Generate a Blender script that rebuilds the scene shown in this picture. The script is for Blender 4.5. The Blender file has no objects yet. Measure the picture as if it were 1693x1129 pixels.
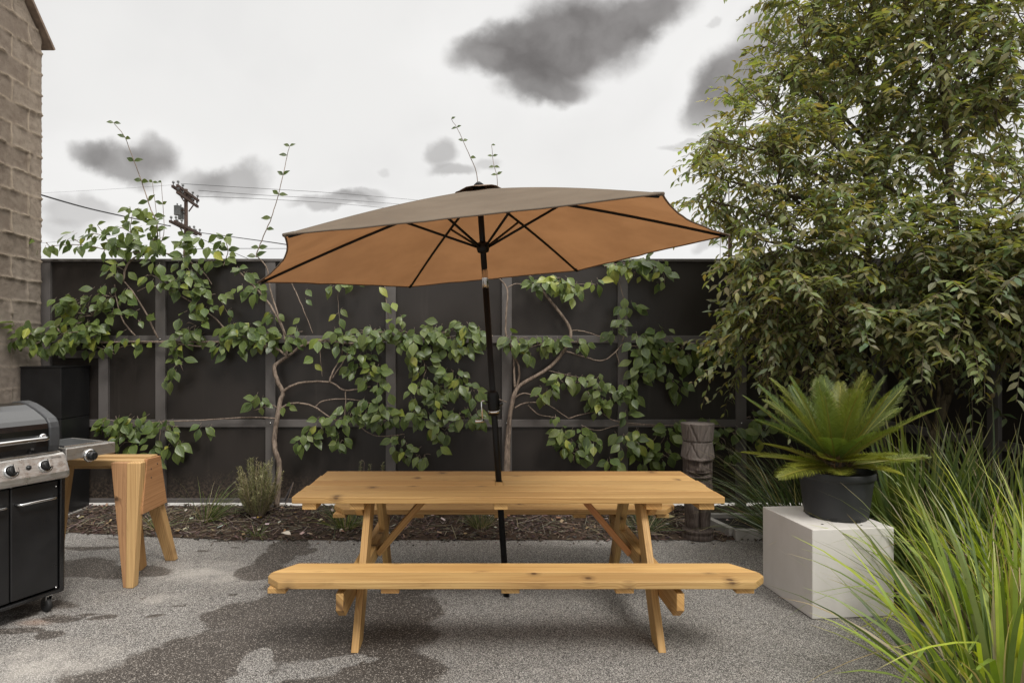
import bpy, bmesh, math, random
from mathutils import Vector, Matrix, noise
rnd = random.Random(11)
PI = math.pi
scene = bpy.context.scene
COL = scene.collection
# ------------------------------------------------------------------ survey: pixel of the photo + depth -> metres
CAMZ, FL, U0, V0 = 1.58, 993.0, 792.0, 577.0
def at(u, v, d): return Vector(((u-U0)*d/FL, d, CAMZ-(v-V0)*d/FL))
def gnd(u, v, z=0.0):
    d = FL*(CAMZ-z)/(v-V0)
    return Vector(((u-U0)*d/FL, d, z))
def S(r, g, b):
    f = lambda c: (c/255/12.92) if c/255 <= .04045 else ((c/255+.055)/1.055)**2.4
    return (f(r), f(g), f(b), 1.0)
def uni(a, b): return rnd.uniform(a, b)
def lerp(a, b, t): return a+(b-a)*t

# ------------------------------------------------------------------ node helpers
def N(t, typ, ins=None, **props):
    n = t.nodes.new(typ)
    for k, v in props.items(): setattr(n, k, v)
    for k, v in (ins or {}).items():
        if isinstance(v, bpy.types.NodeSocket): t.links.new(v, n.inputs[k])
        else: n.inputs[k].default_value = v
    return n
def MA(t, op, a, b=None, c=None, clamp=False):
    ins = {0: a}
    if b is not None: ins[1] = b
    if c is not None: ins[2] = c
    return N(t, 'ShaderNodeMath', ins, operation=op, use_clamp=clamp).outputs[0]
def VM(t, op, a, b=None):
    ins = {0: a}
    if b is not None: ins[1] = b
    return N(t, 'ShaderNodeVectorMath', ins, operation=op).outputs[0]
def MIX(t, f, a, b, blend='MIX'):
    return N(t, 'ShaderNodeMix', {0: f, 6: a, 7: b}, data_type='RGBA', blend_type=blend).outputs[2]
def NOISE(t, vec, scale, detail=3, rough=.5, dist=0):
    return N(t, 'ShaderNodeTexNoise', {'Vector': vec, 'Scale': scale, 'Detail': detail, 'Roughness': rough, 'Distortion': dist}).outputs[0]
def RAMP(t, f, lo, hi, a=0.0, b=1.0, smooth=True):
    return N(t, 'ShaderNodeMapRange', {0: f, 1: lo, 2: hi, 3: a, 4: b}, interpolation_type='SMOOTHSTEP' if smooth else 'LINEAR').outputs[0]
def new_mat(name):
    m = bpy.data.materials.new(name); m.use_nodes = True
    t = m.node_tree; t.nodes.clear()
    out = N(t, 'ShaderNodeOutputMaterial')
    return m, t, out
def BSDF(t, out, col, rough=.5, metal=0.0, normal=None, spec=.5, coat=0.0):
    ins = {'Base Color': col, 'Roughness': rough, 'Metallic': metal, 'Specular IOR Level': spec, 'Coat Weight': coat}
    if normal is not None: ins['Normal'] = normal
    b = N(t, 'ShaderNodeBsdfPrincipled', ins)
    t.links.new(b.outputs[0], out.inputs[0])
    return b
def BUMP(t, h, strength=.3, dist=.01, normal=None):
    ins = {'Height': h, 'Strength': strength, 'Distance': dist}
    if normal is not None: ins['Normal'] = normal
    return N(t, 'ShaderNodeBump', ins).outputs[0]
def simple(name, c, rough=.5, metal=0.0, var=.15, scale=6.0, bump=0.0, bscale=80.0, spec=.5, coat=0.0, rvar=.1):
    m, t, out = new_mat(name)
    oc = N(t, 'ShaderNodeTexCoord').outputs['Object']
    n = NOISE(t, oc, scale, 4, .6)
    c2 = tuple(min(1, x*(1+var)) for x in c[:3])+(1,)
    c1 = tuple(x*(1-var) for x in c[:3])+(1,)
    colr = MIX(t, RAMP(t, n, .3, .7), c1, c2)
    rr = RAMP(t, n, .3, .7, max(0, rough-rvar), min(1, rough+rvar))
    nm = BUMP(t, NOISE(t, oc, bscale, 4, .6), bump, .004) if bump else None
    BSDF(t, out, colr, rr, metal, nm, spec, coat)
    return m

# ------------------------------------------------------------------ mesh collector
def wm(o):
    return o.matrix_basis.copy() if o.parent is None else wm(o.parent) @ o.matrix_basis
class MB:
    def __init__(s): s.v=[]; s.f=[]; s.uv=[]; s.c=[]; s.sm=[]; s.mi=[]
    def add(s, verts, faces, uvs=None, cols=None, smooth=False, mi=0):
        o = len(s.v)
        s.v += [tuple(p) for p in verts]
        for k, f in enumerate(faces):
            s.f.append(tuple(i+o for i in f)); s.sm.append(smooth); s.mi.append(mi)
            s.uv.append([tuple(q) for q in uvs[k]] if uvs else [(0, 0)]*len(f))
        s.c += [tuple(q) for q in cols] if cols else [(1, 1, 1)]*len(verts)
    def build(s, name, mats, parent=None, world=True, bevel=0, subsurf=0, solid=0):
        me = bpy.data.meshes.new(name)
        vs = s.v
        if parent is not None and world:
            inv = wm(parent).inverted(); vs = [tuple(inv @ Vector(p)) for p in vs]
        me.from_pydata(vs, [], s.f)
        me.polygons.foreach_set('use_smooth', s.sm); me.polygons.foreach_set('material_index', s.mi)
        u = me.uv_layers.new(name='UVMap')
        flat = [x for face in s.uv for q in face for x in q]
        u.data.foreach_set('uv', flat)
        a = me.attributes.new('Col', 'FLOAT_COLOR', 'POINT')
        a.data.foreach_set('color', [x for q in s.c for x in (q[0], q[1], q[2], 1.0)])
        me.update()
        for m in (mats if isinstance(mats, (list, tuple)) else [mats]): me.materials.append(m)
        o = bpy.data.objects.new(name, me); COL.objects.link(o)
        if parent is not None: o.parent = parent
        if solid:
            md = o.modifiers.new('solid', 'SOLIDIFY'); md.thickness = solid; md.offset = 0
        if bevel:
            md = o.modifiers.new('bevel', 'BEVEL'); md.width = bevel; md.segments = 2; md.limit_method = 'ANGLE'; md.angle_limit = math.radians(35)
        if subsurf:
            md = o.modifiers.new('sub', 'SUBSURF'); md.levels = subsurf; md.render_levels = subsurf
        return o
    # ---- primitives
    def prism(s, poly, o, ax, ay, an, th, mi=0, uoff=None, voff=None):
        """poly in (ax, ay) coordinates, extruded by th along an; UVs follow ax (grain) and ay"""
        o, ax, ay, an = Vector(o), Vector(ax).normalized(), Vector(ay).normalized(), Vector(an).normalized()
        n = len(poly)
        uo = uni(0, 40) if uoff is None else uoff; vo = uni(0, 40) if voff is None else voff
        vs = [o+ax*p[0]+ay*p[1] for p in poly]+[o+ax*p[0]+ay*p[1]+an*th for p in poly]
        fs = [tuple(range(n-1, -1, -1)), tuple(range(n, 2*n))]
        uv = [[(poly[i][0]+uo, poly[i][1]+vo) for i in range(n-1, -1, -1)], [(poly[i][0]+uo, poly[i][1]+vo+.013) for i in range(n)]]
        for i in range(n):
            j = (i+1) % n
            fs.append((i, j, n+j, n+i))
            uv.append([(poly[i][0]+uo, poly[i][1]+vo), (poly[j][0]+uo, poly[j][1]+vo), (poly[j][0]+uo, poly[j][1]+vo+th), (poly[i][0]+uo, poly[i][1]+vo+th)])
        if ax.cross(ay).dot(an) < 0:
            fs = [tuple(reversed(f)) for f in fs]; uv = [list(reversed(q)) for q in uv]
        kt = uni(.78, 1.06); kb = kt*uni(.84, 1.04)
        s.add(vs, fs, uv, [(kt, (kt+kb)/2, kb)]*len(vs), mi=mi)
    def box(s, lo, hi, mi=0):
        lo, hi = Vector(lo), Vector(hi); d = hi-lo
        # grain along the longest side
        k = max(range(3), key=lambda i: d[i]); a = [Vector((1,0,0)), Vector((0,1,0)), Vector((0,0,1))]
        i, j = [(1,2), (2,0), (0,1)][k]
        s.prism([(0,0), (d[k],0), (d[k],d[i]), (0,d[i])], lo, a[k], a[i], a[j], d[j], mi)
    def board(s, p0, p1, w, h, side, mi=0):
        """bar from p0 to p1 (centre line); w along 'side', h across"""
        p0, p1 = Vector(p0), Vector(p1); d = p1-p0; L = d.length; d.normalize()
        sd = Vector(side); sd = (sd-d*sd.dot(d)).normalized(); up = d.cross(sd)
        s.prism([(0,-w/2), (L,-w/2), (L,w/2), (0,w/2)], p0-up*h/2, d, sd, up, h, mi)
    def tube(s, pts, rad, n=8, cap=True, col=None, mi=0, smooth=True):
        pts = [Vector(p) for p in pts]
        if not isinstance(rad, (list, tuple)): rad = [rad]*len(pts)
        vs, fs, uv = [], [], []
        t0 = (pts[1]-pts[0]).normalized()
        nx = t0.orthogonal().normalized(); L = 0
        us = []
        for i, p in enumerate(pts):
            if i == 0: t = t0
            elif i == len(pts)-1: t = (pts[i]-pts[i-1]).normalized()
            else: t = (pts[i+1]-pts[i-1]).normalized()
            nx = (nx-t*nx.dot(t))
            nx = nx.normalized() if nx.length > 1e-6 else t.orthogonal().normalized()
            ny = t.cross(nx)
            if i: L += (pts[i]-pts[i-1]).length
            us.append(L)
            for k in range(n):
                a = 2*PI*k/n
                vs.append(p+(nx*math.cos(a)+ny*math.sin(a))*rad[i])
        uo = uni(0, 30)
        for i in range(len(pts)-1):
            for k in range(n):
                k2 = (k+1) % n
                fs.append((i*n+k, i*n+k2, (i+1)*n+k2, (i+1)*n+k))
                uv.append([(us[i]+uo, k/n*.2), (us[i]+uo, (k+1)/n*.2), (us[i+1]+uo, (k+1)/n*.2), (us[i+1]+uo, k/n*.2)])
        if cap:
            fs.append(tuple(range(n-1, -1, -1))); uv.append([(0,0)]*n)
            b = (len(pts)-1)*n
            fs.append(tuple(range(b, b+n))); uv.append([(0,0)]*n)
        s.add(vs, fs, uv, [col]*len(vs) if col else None, smooth, mi)
    def lathe(s, prof, c, n=32, ax=(0,0,1), smooth=True, mi=0):
        """prof: (r, h) pairs along axis ax from c"""
        c = Vector(c); az = Vector(ax).normalized(); nx = az.orthogonal().normalized(); ny = az.cross(nx)
        vs, fs = [], []
        for r, h in prof:
            for k in range(n):
                a = 2*PI*k/n
                vs.append(c+az*h+(nx*math.cos(a)+ny*math.sin(a))*r)
        for i in range(len(prof)-1):
            for k in range(n):
                k2 = (k+1) % n
                fs.append((i*n+k, i*n+k2, (i+1)*n+k2, (i+1)*n+k))
        fs.append(tuple(range(n-1, -1, -1))); b = (len(prof)-1)*n; fs.append(tuple(range(b, b+n)))
        s.add(vs, fs, None, None, smooth, mi)

def empty(name, loc, label, cat, group=None, rz=0.0):
    o = bpy.data.objects.new(name, None); COL.objects.link(o)
    o.location = loc; o.rotation_euler = (0, 0, rz); o.empty_display_size = .1
    o['label'] = label; o['category'] = cat
    if group: o['group'] = group
    return o
def tag(o, label=None, cat=None, group=None, kind=None):
    if label: o['label'] = label
    if cat: o['category'] = cat
    if group: o['group'] = group
    if kind: o['kind'] = kind
    return o

# ------------------------------------------------------------------ materials
def wood_mat(name, light, dark, knot, grey=.0, kn=.80):
    m, t, out = new_mat(name)
    uv = N(t, 'ShaderNodeTexCoord').outputs['UV']
    sp = N(t, 'ShaderNodeSeparateXYZ', {0: uv}); u, v = sp.outputs[0], sp.outputs[1]
    # knots
    vo = N(t, 'ShaderNodeTexVoronoi', {'Vector': uv, 'Scale': 4.2, 'Randomness': 1.0}, voronoi_dimensions='2D')
    rsel = N(t, 'ShaderNodeSeparateColor', {0: vo.outputs['Color']}).outputs[0]
    sel = RAMP(t, rsel, kn, kn+.02)
    near = MA(t, 'MULTIPLY', RAMP(t, vo.outputs['Distance'], .0, .32, 1, 0), sel)
    kmask = MA(t, 'MULTIPLY', RAMP(t, MA(t, 'ADD', vo.outputs['Distance'], MA(t, 'MULTIPLY', NOISE(t, uv, 60, 2), .05)), .05, .12, 1, 0), sel)
    w1 = NOISE(t, N(t, 'ShaderNodeCombineXYZ', {0: MA(t, 'MULTIPLY', u, 1.1), 1: MA(t, 'MULTIPLY', v, 5.0)}).outputs[0], 1.0, 3)
    vv = MA(t, 'ADD', MA(t, 'ADD', v, MA(t, 'MULTIPLY', w1, .06)), MA(t, 'MULTIPLY', near, .02))
    g1 = NOISE(t, N(t, 'ShaderNodeCombineXYZ', {0: MA(t, 'MULTIPLY', u, 1.5), 1: MA(t, 'MULTIPLY', vv, 110.0)}).outputs[0], 1.0, 3, .6)
    g2 = NOISE(t, N(t, 'ShaderNodeCombineXYZ', {0: MA(t, 'MULTIPLY', u, .5), 1: MA(t, 'MULTIPLY', vv, 42.0)}).outputs[0], 1.0, 2, .5)
    sn = MA(t, 'SINE', MA(t, 'MULTIPLY', vv, 420.0))
    band = MA(t, 'MULTIPLY', RAMP(t, sn, .2, 1.0), RAMP(t, g2, .35, .65))
    fac = MA(t, 'ADD', MA(t, 'MULTIPLY', RAMP(t, g1, .35, .7), .45), MA(t, 'MULTIPLY', band, .45), clamp=True)
    c = MIX(t, fac, light, dark)
    big = NOISE(t, N(t, 'ShaderNodeCombineXYZ', {0: MA(t, 'MULTIPLY', u, .9), 1: MA(t, 'MULTIPLY', v, 5.0)}).outputs[0], 1.0, 3)
    c = MIX(t, RAMP(t, big, .35, .7, 0, .45), c, tuple(x*y for x, y in zip(dark[:3], (1.02, .93, .85)))+(1,), 'MIX')
    c = MIX(t, MA(t, 'MULTIPLY', kmask, .85), c, knot)
    c = MIX(t, MA(t, 'MULTIPLY', RAMP(t, near, .2, .9), .35), c, knot)
    sm = NOISE(t, N(t, 'ShaderNodeCombineXYZ', {0: MA(t, 'MULTIPLY', u, 4.0), 1: MA(t, 'MULTIPLY', v, 16.0)}).outputs[0], 1.0, 5, .65)
    c = MIX(t, RAMP(t, sm, .56, .74, 0, .40), c, tuple(x*.62 for x in dark[:3])+(1,))
    c = MIX(t, 1.0, c, N(t, 'ShaderNodeAttribute', attribute_name='Col').outputs['Color'], 'MULTIPLY')
    h = MA(t, 'ADD', fac, MA(t, 'MULTIPLY', NOISE(t, uv, 300, 2), .3))
    BSDF(t, out, c, RAMP(t, g1, .3, .7, .5, .68), 0, BUMP(t, h, .25, .0015), .4)
    return m
M_PINE = wood_mat('oiled_pine', S(209,173,114), S(155,115,65), S(80,54,34), kn=.60)
M_BRACE = wood_mat('reddish_pine', S(192,138,88), S(146,94,54), S(80,44,20))
M_FIRB = wood_mat('brown_sawn_fir', S(182,140,100), S(136,98,66), S(60,40,26), kn=.8)
M_FIR = wood_mat('sawn_fir', S(204,168,116), S(158,120,76), S(70,44,26), kn=.86)

def leaf_mat(name, trans=.3, rough=.42, veins=True, edge=None, tcol=(1.25,1.35,.35)):
    m, t, out = new_mat(name)
    col = N(t, 'ShaderNodeAttribute', attribute_name='Col').outputs['Color']
    tc = N(t, 'ShaderNodeTexCoord')
    uv = tc.outputs['UV']
    sp = N(t, 'ShaderNodeSeparateXYZ', {0: uv}); x, y = sp.outputs[0], sp.outputs[1]
    ax = MA(t, 'ABSOLUTE', x)
    nrm = None
    if veins:
        mid = RAMP(t, ax, .03, .12, 1, 0)
        k = MA(t, 'SUBTRACT', MA(t, 'MULTIPLY', y, 7.0), MA(t, 'MULTIPLY', ax, 2.2))
        sv = RAMP(t, MA(t, 'ABSOLUTE', MA(t, 'SUBTRACT', MA(t, 'FRACT', k), .5)), .0, .12, .6, 0)
        vf = MA(t, 'MAXIMUM', mid, sv)
        lc = MIX(t, 1.0, col, (1.5, 1.45, 1.25, 1), 'MULTIPLY')
        c = MIX(t, MA(t, 'MULTIPLY', vf, .55), col, lc)
        nrm = BUMP(t, vf, .35, -.003)
    else: c = col
    if edge:
        c = MIX(t, MA(t, 'MULTIPLY', RAMP(t, ax, .75, 1.0), .5), c, edge)
    n = NOISE(t, tc.outputs['Object'], 30, 2)
    c = MIX(t, RAMP(t, n, .35, .7, 0, .3), c, MIX(t, 1.0, c, (.7,.75,.7,1), 'MULTIPLY'))
    b = N(t, 'ShaderNodeBsdfPrincipled', {'Base Color': c, 'Roughness': rough, 'Specular IOR Level': .45})
    if nrm is not None: t.links.new(nrm, b.inputs['Normal'])
    tr = N(t, 'ShaderNodeBsdfTranslucent', {'Color': MIX(t, 1.0, c, tcol+(1,), 'MULTIPLY')})
    mx = N(t, 'ShaderNodeMixShader', {0: trans, 1: b.outputs[0], 2: tr.outputs[0]})
    t.links.new(mx.outputs[0], out.inputs[0])
    return m
M_VINE = leaf_mat('vine_leaf', .26, .31, True, S(140,160,70))
M_TREELEAF = leaf_mat('tree_leaf', .46, .33, True, None, (1.48,1.40,.46))
M_BLADE = leaf_mat('grass_blade', .38, .40, False, None, (1.25,1.3,.3))
M_FROND = leaf_mat('palm_leaflet', .25, .38, False)
M_NEEDLE = leaf_mat('needle', .25, .6, False)

def bark(name, a, b):
    m, t, out = new_mat(name)
    oc = N(t, 'ShaderNodeTexCoord').outputs['Object']
    mp = N(t, 'ShaderNodeMapping', {0: oc, 3: (1,1,.25)}).outputs[0]
    n = NOISE(t, mp, 70, 4, .65); n2 = NOISE(t, oc, 9, 3)
    c = MIX(t, RAMP(t, n, .35, .65), a, b)
    c = MIX(t, RAMP(t, n2, .4, .7, 0, .4), c, tuple(x*1.5 for x in b[:3])+(1,))
    BSDF(t, out, c, .85, 0, BUMP(t, n, .5, .004), .3)
    return m
M_VSTEM = bark('vine_bark', S(92,80,71), S(142,127,114))
M_BARK = bark('tree_bark', S(62,54,44), S(104,94,76))
M_POLEWOOD = bark('creosoted_wood', S(48,38,34), S(78,62,54))

def panel_mat():
    m, t, out = new_mat('charcoal_sheet_metal')
    oc = N(t, 'ShaderNodeTexCoord').outputs['Object']
    n = NOISE(t, oc, 1.1, 4, .6); st = NOISE(t, N(t, 'ShaderNodeMapping', {0: oc, 3: (14,14,.7)}).outputs[0], 1.0, 4, .6); f = NOISE(t, oc, 40, 4, .7)
    c = MIX(t, RAMP(t, n, .3, .7), S(39,35,32), S(46,41,38))
    c = MIX(t, RAMP(t, st, .55, .8, 0, .25), c, S(76,70,65))
    z = N(t, 'ShaderNodeSeparateXYZ', {0: oc}).outputs[2]
    sp = MA(t, 'MULTIPLY', RAMP(t, MA(t, 'SUBTRACT', z, MA(t, 'MULTIPLY', st, .25)), -.05, .28, 1, 0), RAMP(t, f, .42, .62))
    c = MIX(t, MA(t, 'MULTIPLY', sp, .55), c, S(104,90,78))
    BSDF(t, out, c, RAMP(t, n, .3, .7, .36, .52), 0, BUMP(t, NOISE(t, oc, 2.5, 3), .12, .02), .4)
    return m
M_PANEL = panel_mat()
M_FRAME = simple('charcoal_steel_tube', S(93,89,87), .45, 0, .10, 3, .02, 150, .45)
M_BLACKBOX = simple('black_powder_coat', S(27,27,28), .38, 0, .15, 3, .02, 150, .4)
M_BLACKMETAL = simple('black_umbrella_pole', S(17,17,18), .5, 0, .1, 10, 0, 60, .25)
M_GRILLBLACK = simple('black_enamel', S(20,20,21), .16, 0, .1, 4, 0, 60, .6, .35, .05)
M_GRILLDOOR = simple('black_painted_steel', S(30,30,31), .36, 0, .1, 5, .015, 220, .5)
M_GRILLGREY = simple('dark_grey_end_cap', S(62,63,65), .42, 0, .1, 8, .05, 300, .4)
M_CHROME = simple('chrome', S(200,200,200), .16, 1.0, .05, 10)
M_RUBBER = simple('black_rubber', S(28,28,28), .7, 0, .15, 20)
M_KNOBBLK = simple('black_knob_plastic', S(24,24,25), .4, 0, .1, 20)
M_POT = simple('black_pot_plastic', S(50,51,53), .55, 0, .12, 9, .04, 240, .35)
M_WIRE = simple('wire_black', S(40,40,42), .7)
M_TRANSF = simple('transformer_grey', S(110,112,112), .6)
M_RUST = simple('rusty_steel', S(86,66,54), .8, 0, .2, 20)
M_INK = simple('panel_print', S(60,60,62), .5)
M_DARKWIRE = simple('dark_soil', S(30,25,22), .95, 0, .4, 30, .6, 120)

def steel_mat():
    m, t, out = new_mat('brushed_stainless')
    oc = N(t, 'ShaderNodeTexCoord').outputs['Object']
    mp = N(t, 'ShaderNodeMapping', {0: oc, 3: (1.5, 60, 60)}).outputs[0]
    n = NOISE(t, mp, 6, 3); g = NOISE(t, oc, 28, 4, .7)
    c = MIX(t, RAMP(t, n, .3, .7), S(172,168,163), S(200,197,193))
    c = MIX(t, RAMP(t, g, .58, .8, 0, .25), c, S(120,110,100))
    BSDF(t, out, c, RAMP(t, g, .35, .75, .27, .5), .85, BUMP(t, n, .05, .001), .5)
    return m
M_STEEL = steel_mat()

def fabric_mat():
    m, t, out = new_mat('tan_canopy_cloth')
    oc = N(t, 'ShaderNodeTexCoord').outputs['Object']
    n = NOISE(t, oc, 3.0, 4, .6); n2 = NOISE(t, oc, 500, 2)
    d = MIX(t, RAMP(t, n, .3, .75), (.235,.200,.160,1), (.285,.245,.195,1))
    tr = MIX(t, RAMP(t, n, .3, .75), (.255,.118,.048,1), (.31,.146,.060,1))
    bm = BUMP(t, n2, .12, .001)
    a = N(t, 'ShaderNodeBsdfDiffuse', {'Color': d, 'Normal': bm})
    b = N(t, 'ShaderNodeBsdfTranslucent', {'Color': tr})
    mx = N(t, 'ShaderNodeMixShader', {0: .5, 1: a.outputs[0], 2: b.outputs[0]})
    t.links.new(mx.outputs[0], out.inputs[0])
    return m
M_CLOTH = fabric_mat()
M_CAPCLOTH = simple('vent_cloth', S(118,98,82), .9)

def concrete_mat(name, base, stain, sc=1.0):
    m, t, out = new_mat(name)
    oc = N(t, 'ShaderNodeTexCoord').outputs['Object']
    n = NOISE(t, oc, 3*sc, 5, .6); f = NOISE(t, oc, 160, 3, .7); s = NOISE(t, N(t, 'ShaderNodeMapping', {0: oc, 3: (6,6,1.2)}).outputs[0], 2, 4, .6)
    c = MIX(t, RAMP(t, n, .3, .72, 0, .6), base, stain)
    c = MIX(t, RAMP(t, s, .5, .75, 0, .12), c, tuple(x*.72 for x in stain[:3])+(1,))
    pits = RAMP(t, N(t, 'ShaderNodeTexVoronoi', {'Vector': oc, 'Scale': 38}).outputs['Distance'], .04, .10, 1, 0)
    pm = MA(t, 'MULTIPLY', pits, RAMP(t, NOISE(t, oc, 5, 2), .52, .62))
    c = MIX(t, MA(t, 'MULTIPLY', pm, .3), c, (.16,.15,.14,1))
    BSDF(t, out, c, .8, 0, BUMP(t, MA(t, 'SUBTRACT', f, MA(t, 'MULTIPLY', pm, 1.5)), .22, .002), .3)
    return m
M_CUBE = concrete_mat('cast_concrete', S(212,208,204), S(200,196,190))
M_KERB = concrete_mat('grey_concrete', S(158,155,150), S(128,124,120))
M_SUNLIT = concrete_mat('sunlit_ground', S(222,218,212), S(196,190,182))  # sunlight put into the colour: pale tone for the ground beyond the fence

def asphalt_mat():
    m, t, out = new_mat('aggregate_asphalt')
    oc = N(t, 'ShaderNodeTexCoord').outputs['Object']
    wet = N(t, 'ShaderNodeAttribute', attribute_name='Col')
    ws = N(t, 'ShaderNodeSeparateColor', {0: wet.outputs['Color']})
    e = MA(t, 'ADD', ws.outputs[0], MA(t, 'MULTIPLY', MA(t, 'SUBTRACT', NOISE(t, oc, 8, 7, .7), .5), .75))
    w = RAMP(t, e, .42, .62)
    v1 = N(t, 'ShaderNodeTexVoronoi', {'Vector': oc, 'Scale': 225})
    v2 = N(t, 'ShaderNodeTexVoronoi', {'Vector': oc, 'Scale': 420})
    r1 = N(t, 'ShaderNodeSeparateColor', {0: v1.outputs['Color']}).outputs[0]
    r2 = N(t, 'ShaderNodeSeparateColor', {0: v2.outputs['Color']}).outputs[1]
    val = MA(t, 'ADD', MA(t, 'MULTIPLY', r1, .6), MA(t, 'MULTIPLY', r2, .4))
    crack = RAMP(t, v1.outputs['Distance'], .35, .75, 0, 1)
    val = MA(t, 'MULTIPLY', val, MA(t, 'SUBTRACT', 1.0, MA(t, 'MULTIPLY', crack, .6)))
    big = NOISE(t, oc, 1.6, 5, .65); mid = NOISE(t, oc, 7, 4, .6)
    cr = N(t, 'ShaderNodeValToRGB', {0: val})
    el = cr.color_ramp.elements
    el[0].position = .05; el[0].color = S(54,51,49); el[1].position = .80; el[1].color = S(210,206,200)
    q = el.new(.38); q.color = S(122,119,116)
    c = cr.outputs[0]
    c = MIX(t, RAMP(t, big, .3, .7, 0, .4), c, MIX(t, 1.0, c, (.72,.69,.66,1), 'MULTIPLY'))
    c = MIX(t, RAMP(t, mid, .45, .7, 0, .3), c, MIX(t, 1.0, c, (1.15,1.12,1.08,1), 'MULTIPLY'))
    # dusty pale patches (green channel) and rust tint (blue channel)
    c = MIX(t, MA(t, 'MULTIPLY', ws.outputs[1], RAMP(t, mid, .3, .6, .1, .55)), c, S(196,190,182))
    c = MIX(t, MA(t, 'MULTIPLY', ws.outputs[2], .5), c, S(150,112,84))
    rw = RAMP(t, r1, .90, .93)
    wc = MIX(t, rw, MIX(t, .3, MIX(t, 1.0, c, (.40,.37,.35,1), 'MULTIPLY'), S(68,63,59)), S(165,158,150))
    c = MIX(t, w, c, wc)
    h = MA(t, 'ADD', MA(t, 'MULTIPLY', v1.outputs['Distance'], -1.0), MA(t, 'MULTIPLY', r2, .4))
    BSDF(t, out, c, MA(t, 'SUBTRACT', .88, MA(t, 'MULTIPLY', w, .28)), 0, BUMP(t, h, .55, .004), .35)
    return m
M_ASPHALT = asphalt_mat()

def soil_mat():
    m, t, out = new_mat('mulch_soil')
    oc = N(t, 'ShaderNodeTexCoord').outputs['Object']
    n = NOISE(t, oc, 22, 5, .7); b = NOISE(t, oc, 2.2, 3); f = NOISE(t, oc, 130, 3, .7)
    c = MIX(t, RAMP(t, n, .3, .7), S(38,30,26), S(84,68,57))
    c = MIX(t, RAMP(t, b, .4, .65, 0, .5), c, S(66,58,48))
    c = MIX(t, RAMP(t, f, .62, .72, 0, .7), c, S(122,104,88))
    BSDF(t, out, c, .95, 0, BUMP(t, MA(t, 'ADD', n, f), .8, .012), .2)
    return m
M_SOIL = soil_mat()
def colattr(name, rough=.8):
    m, t, out = new_mat(name)
    BSDF(t, out, N(t, 'ShaderNodeAttribute', attribute_name='Col').outputs['Color'], rough, 0, None, .25)
    return m
M_CHIP = colattr('bark_chip', .9)

def block_mat():
    m, t, out = new_mat('painted_block')
    oc = N(t, 'ShaderNodeTexCoord').outputs['Object']
    at_ = N(t, 'ShaderNodeAttribute', attribute_name='Col')
    ws = N(t, 'ShaderNodeSeparateColor', {0: at_.outputs['Color']})
    f = NOISE(t, oc, 95, 5, .75); g = NOISE(t, oc, 14, 4, .65); b = NOISE(t, oc, 2.0, 4)
    c = MIX(t, ws.outputs[1], S(126,114,102), S(160,148,134))
    c = MIX(t, RAMP(t, g, .35, .7, 0, .5), c, S(104,90,79))
    c = MIX(t, RAMP(t, f, .52, .75, 0, .6), c, S(82,70,61))
    c = MIX(t, RAMP(t, b, .45, .7, 0, .35), c, S(132,120,110))
    c = MIX(t, MA(t, 'MULTIPLY', ws.outputs[0], .65), c, S(186,170,150))
    # old pale wash on the lowest metres
    z = N(t, 'ShaderNodeSeparateXYZ', {0: oc}).outputs[2]
    low = MA(t, 'MULTIPLY', RAMP(t, MA(t, 'ADD', z, b), 2.3, 3.0, 1, 0), .4)
    c = MIX(t, low, c, S(150,141,133))
    BSDF(t, out, c, .92, 0, BUMP(t, MA(t, 'ADD', f, MA(t, 'MULTIPLY', g, .6)), 1.0, .008), .2)
    return m
M_BLOCK = block_mat()
M_COPING = simple('coping_timber', S(120,104,90), .85, 0, .25, 14, .3, 60)

def tiki_mat():
    m, t, out = new_mat('weathered_carved_wood')
    oc = N(t, 'ShaderNodeTexCoord').outputs['Object']
    n = NOISE(t, N(t, 'ShaderNodeMapping', {0: oc, 3: (1,1,.12)}).outputs[0], 75, 4, .65)
    b = NOISE(t, oc, 6, 3)
    c = MIX(t, RAMP(t, n, .3, .7), S(56,48,44), S(96,86,80))
    z = N(t, 'ShaderNodeSeparateXYZ', {0: oc}).outputs[2]
    c = MIX(t, RAMP(t, MA(t, 'ADD', z, MA(t, 'MULTIPLY', b, .2)), .72, .80, 0, .45), c, S(112,105,100))
    BSDF(t, out, c, .8, 0, BUMP(t, n, .5, .004), .3)
    return m
M_TIKI = tiki_mat()

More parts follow.
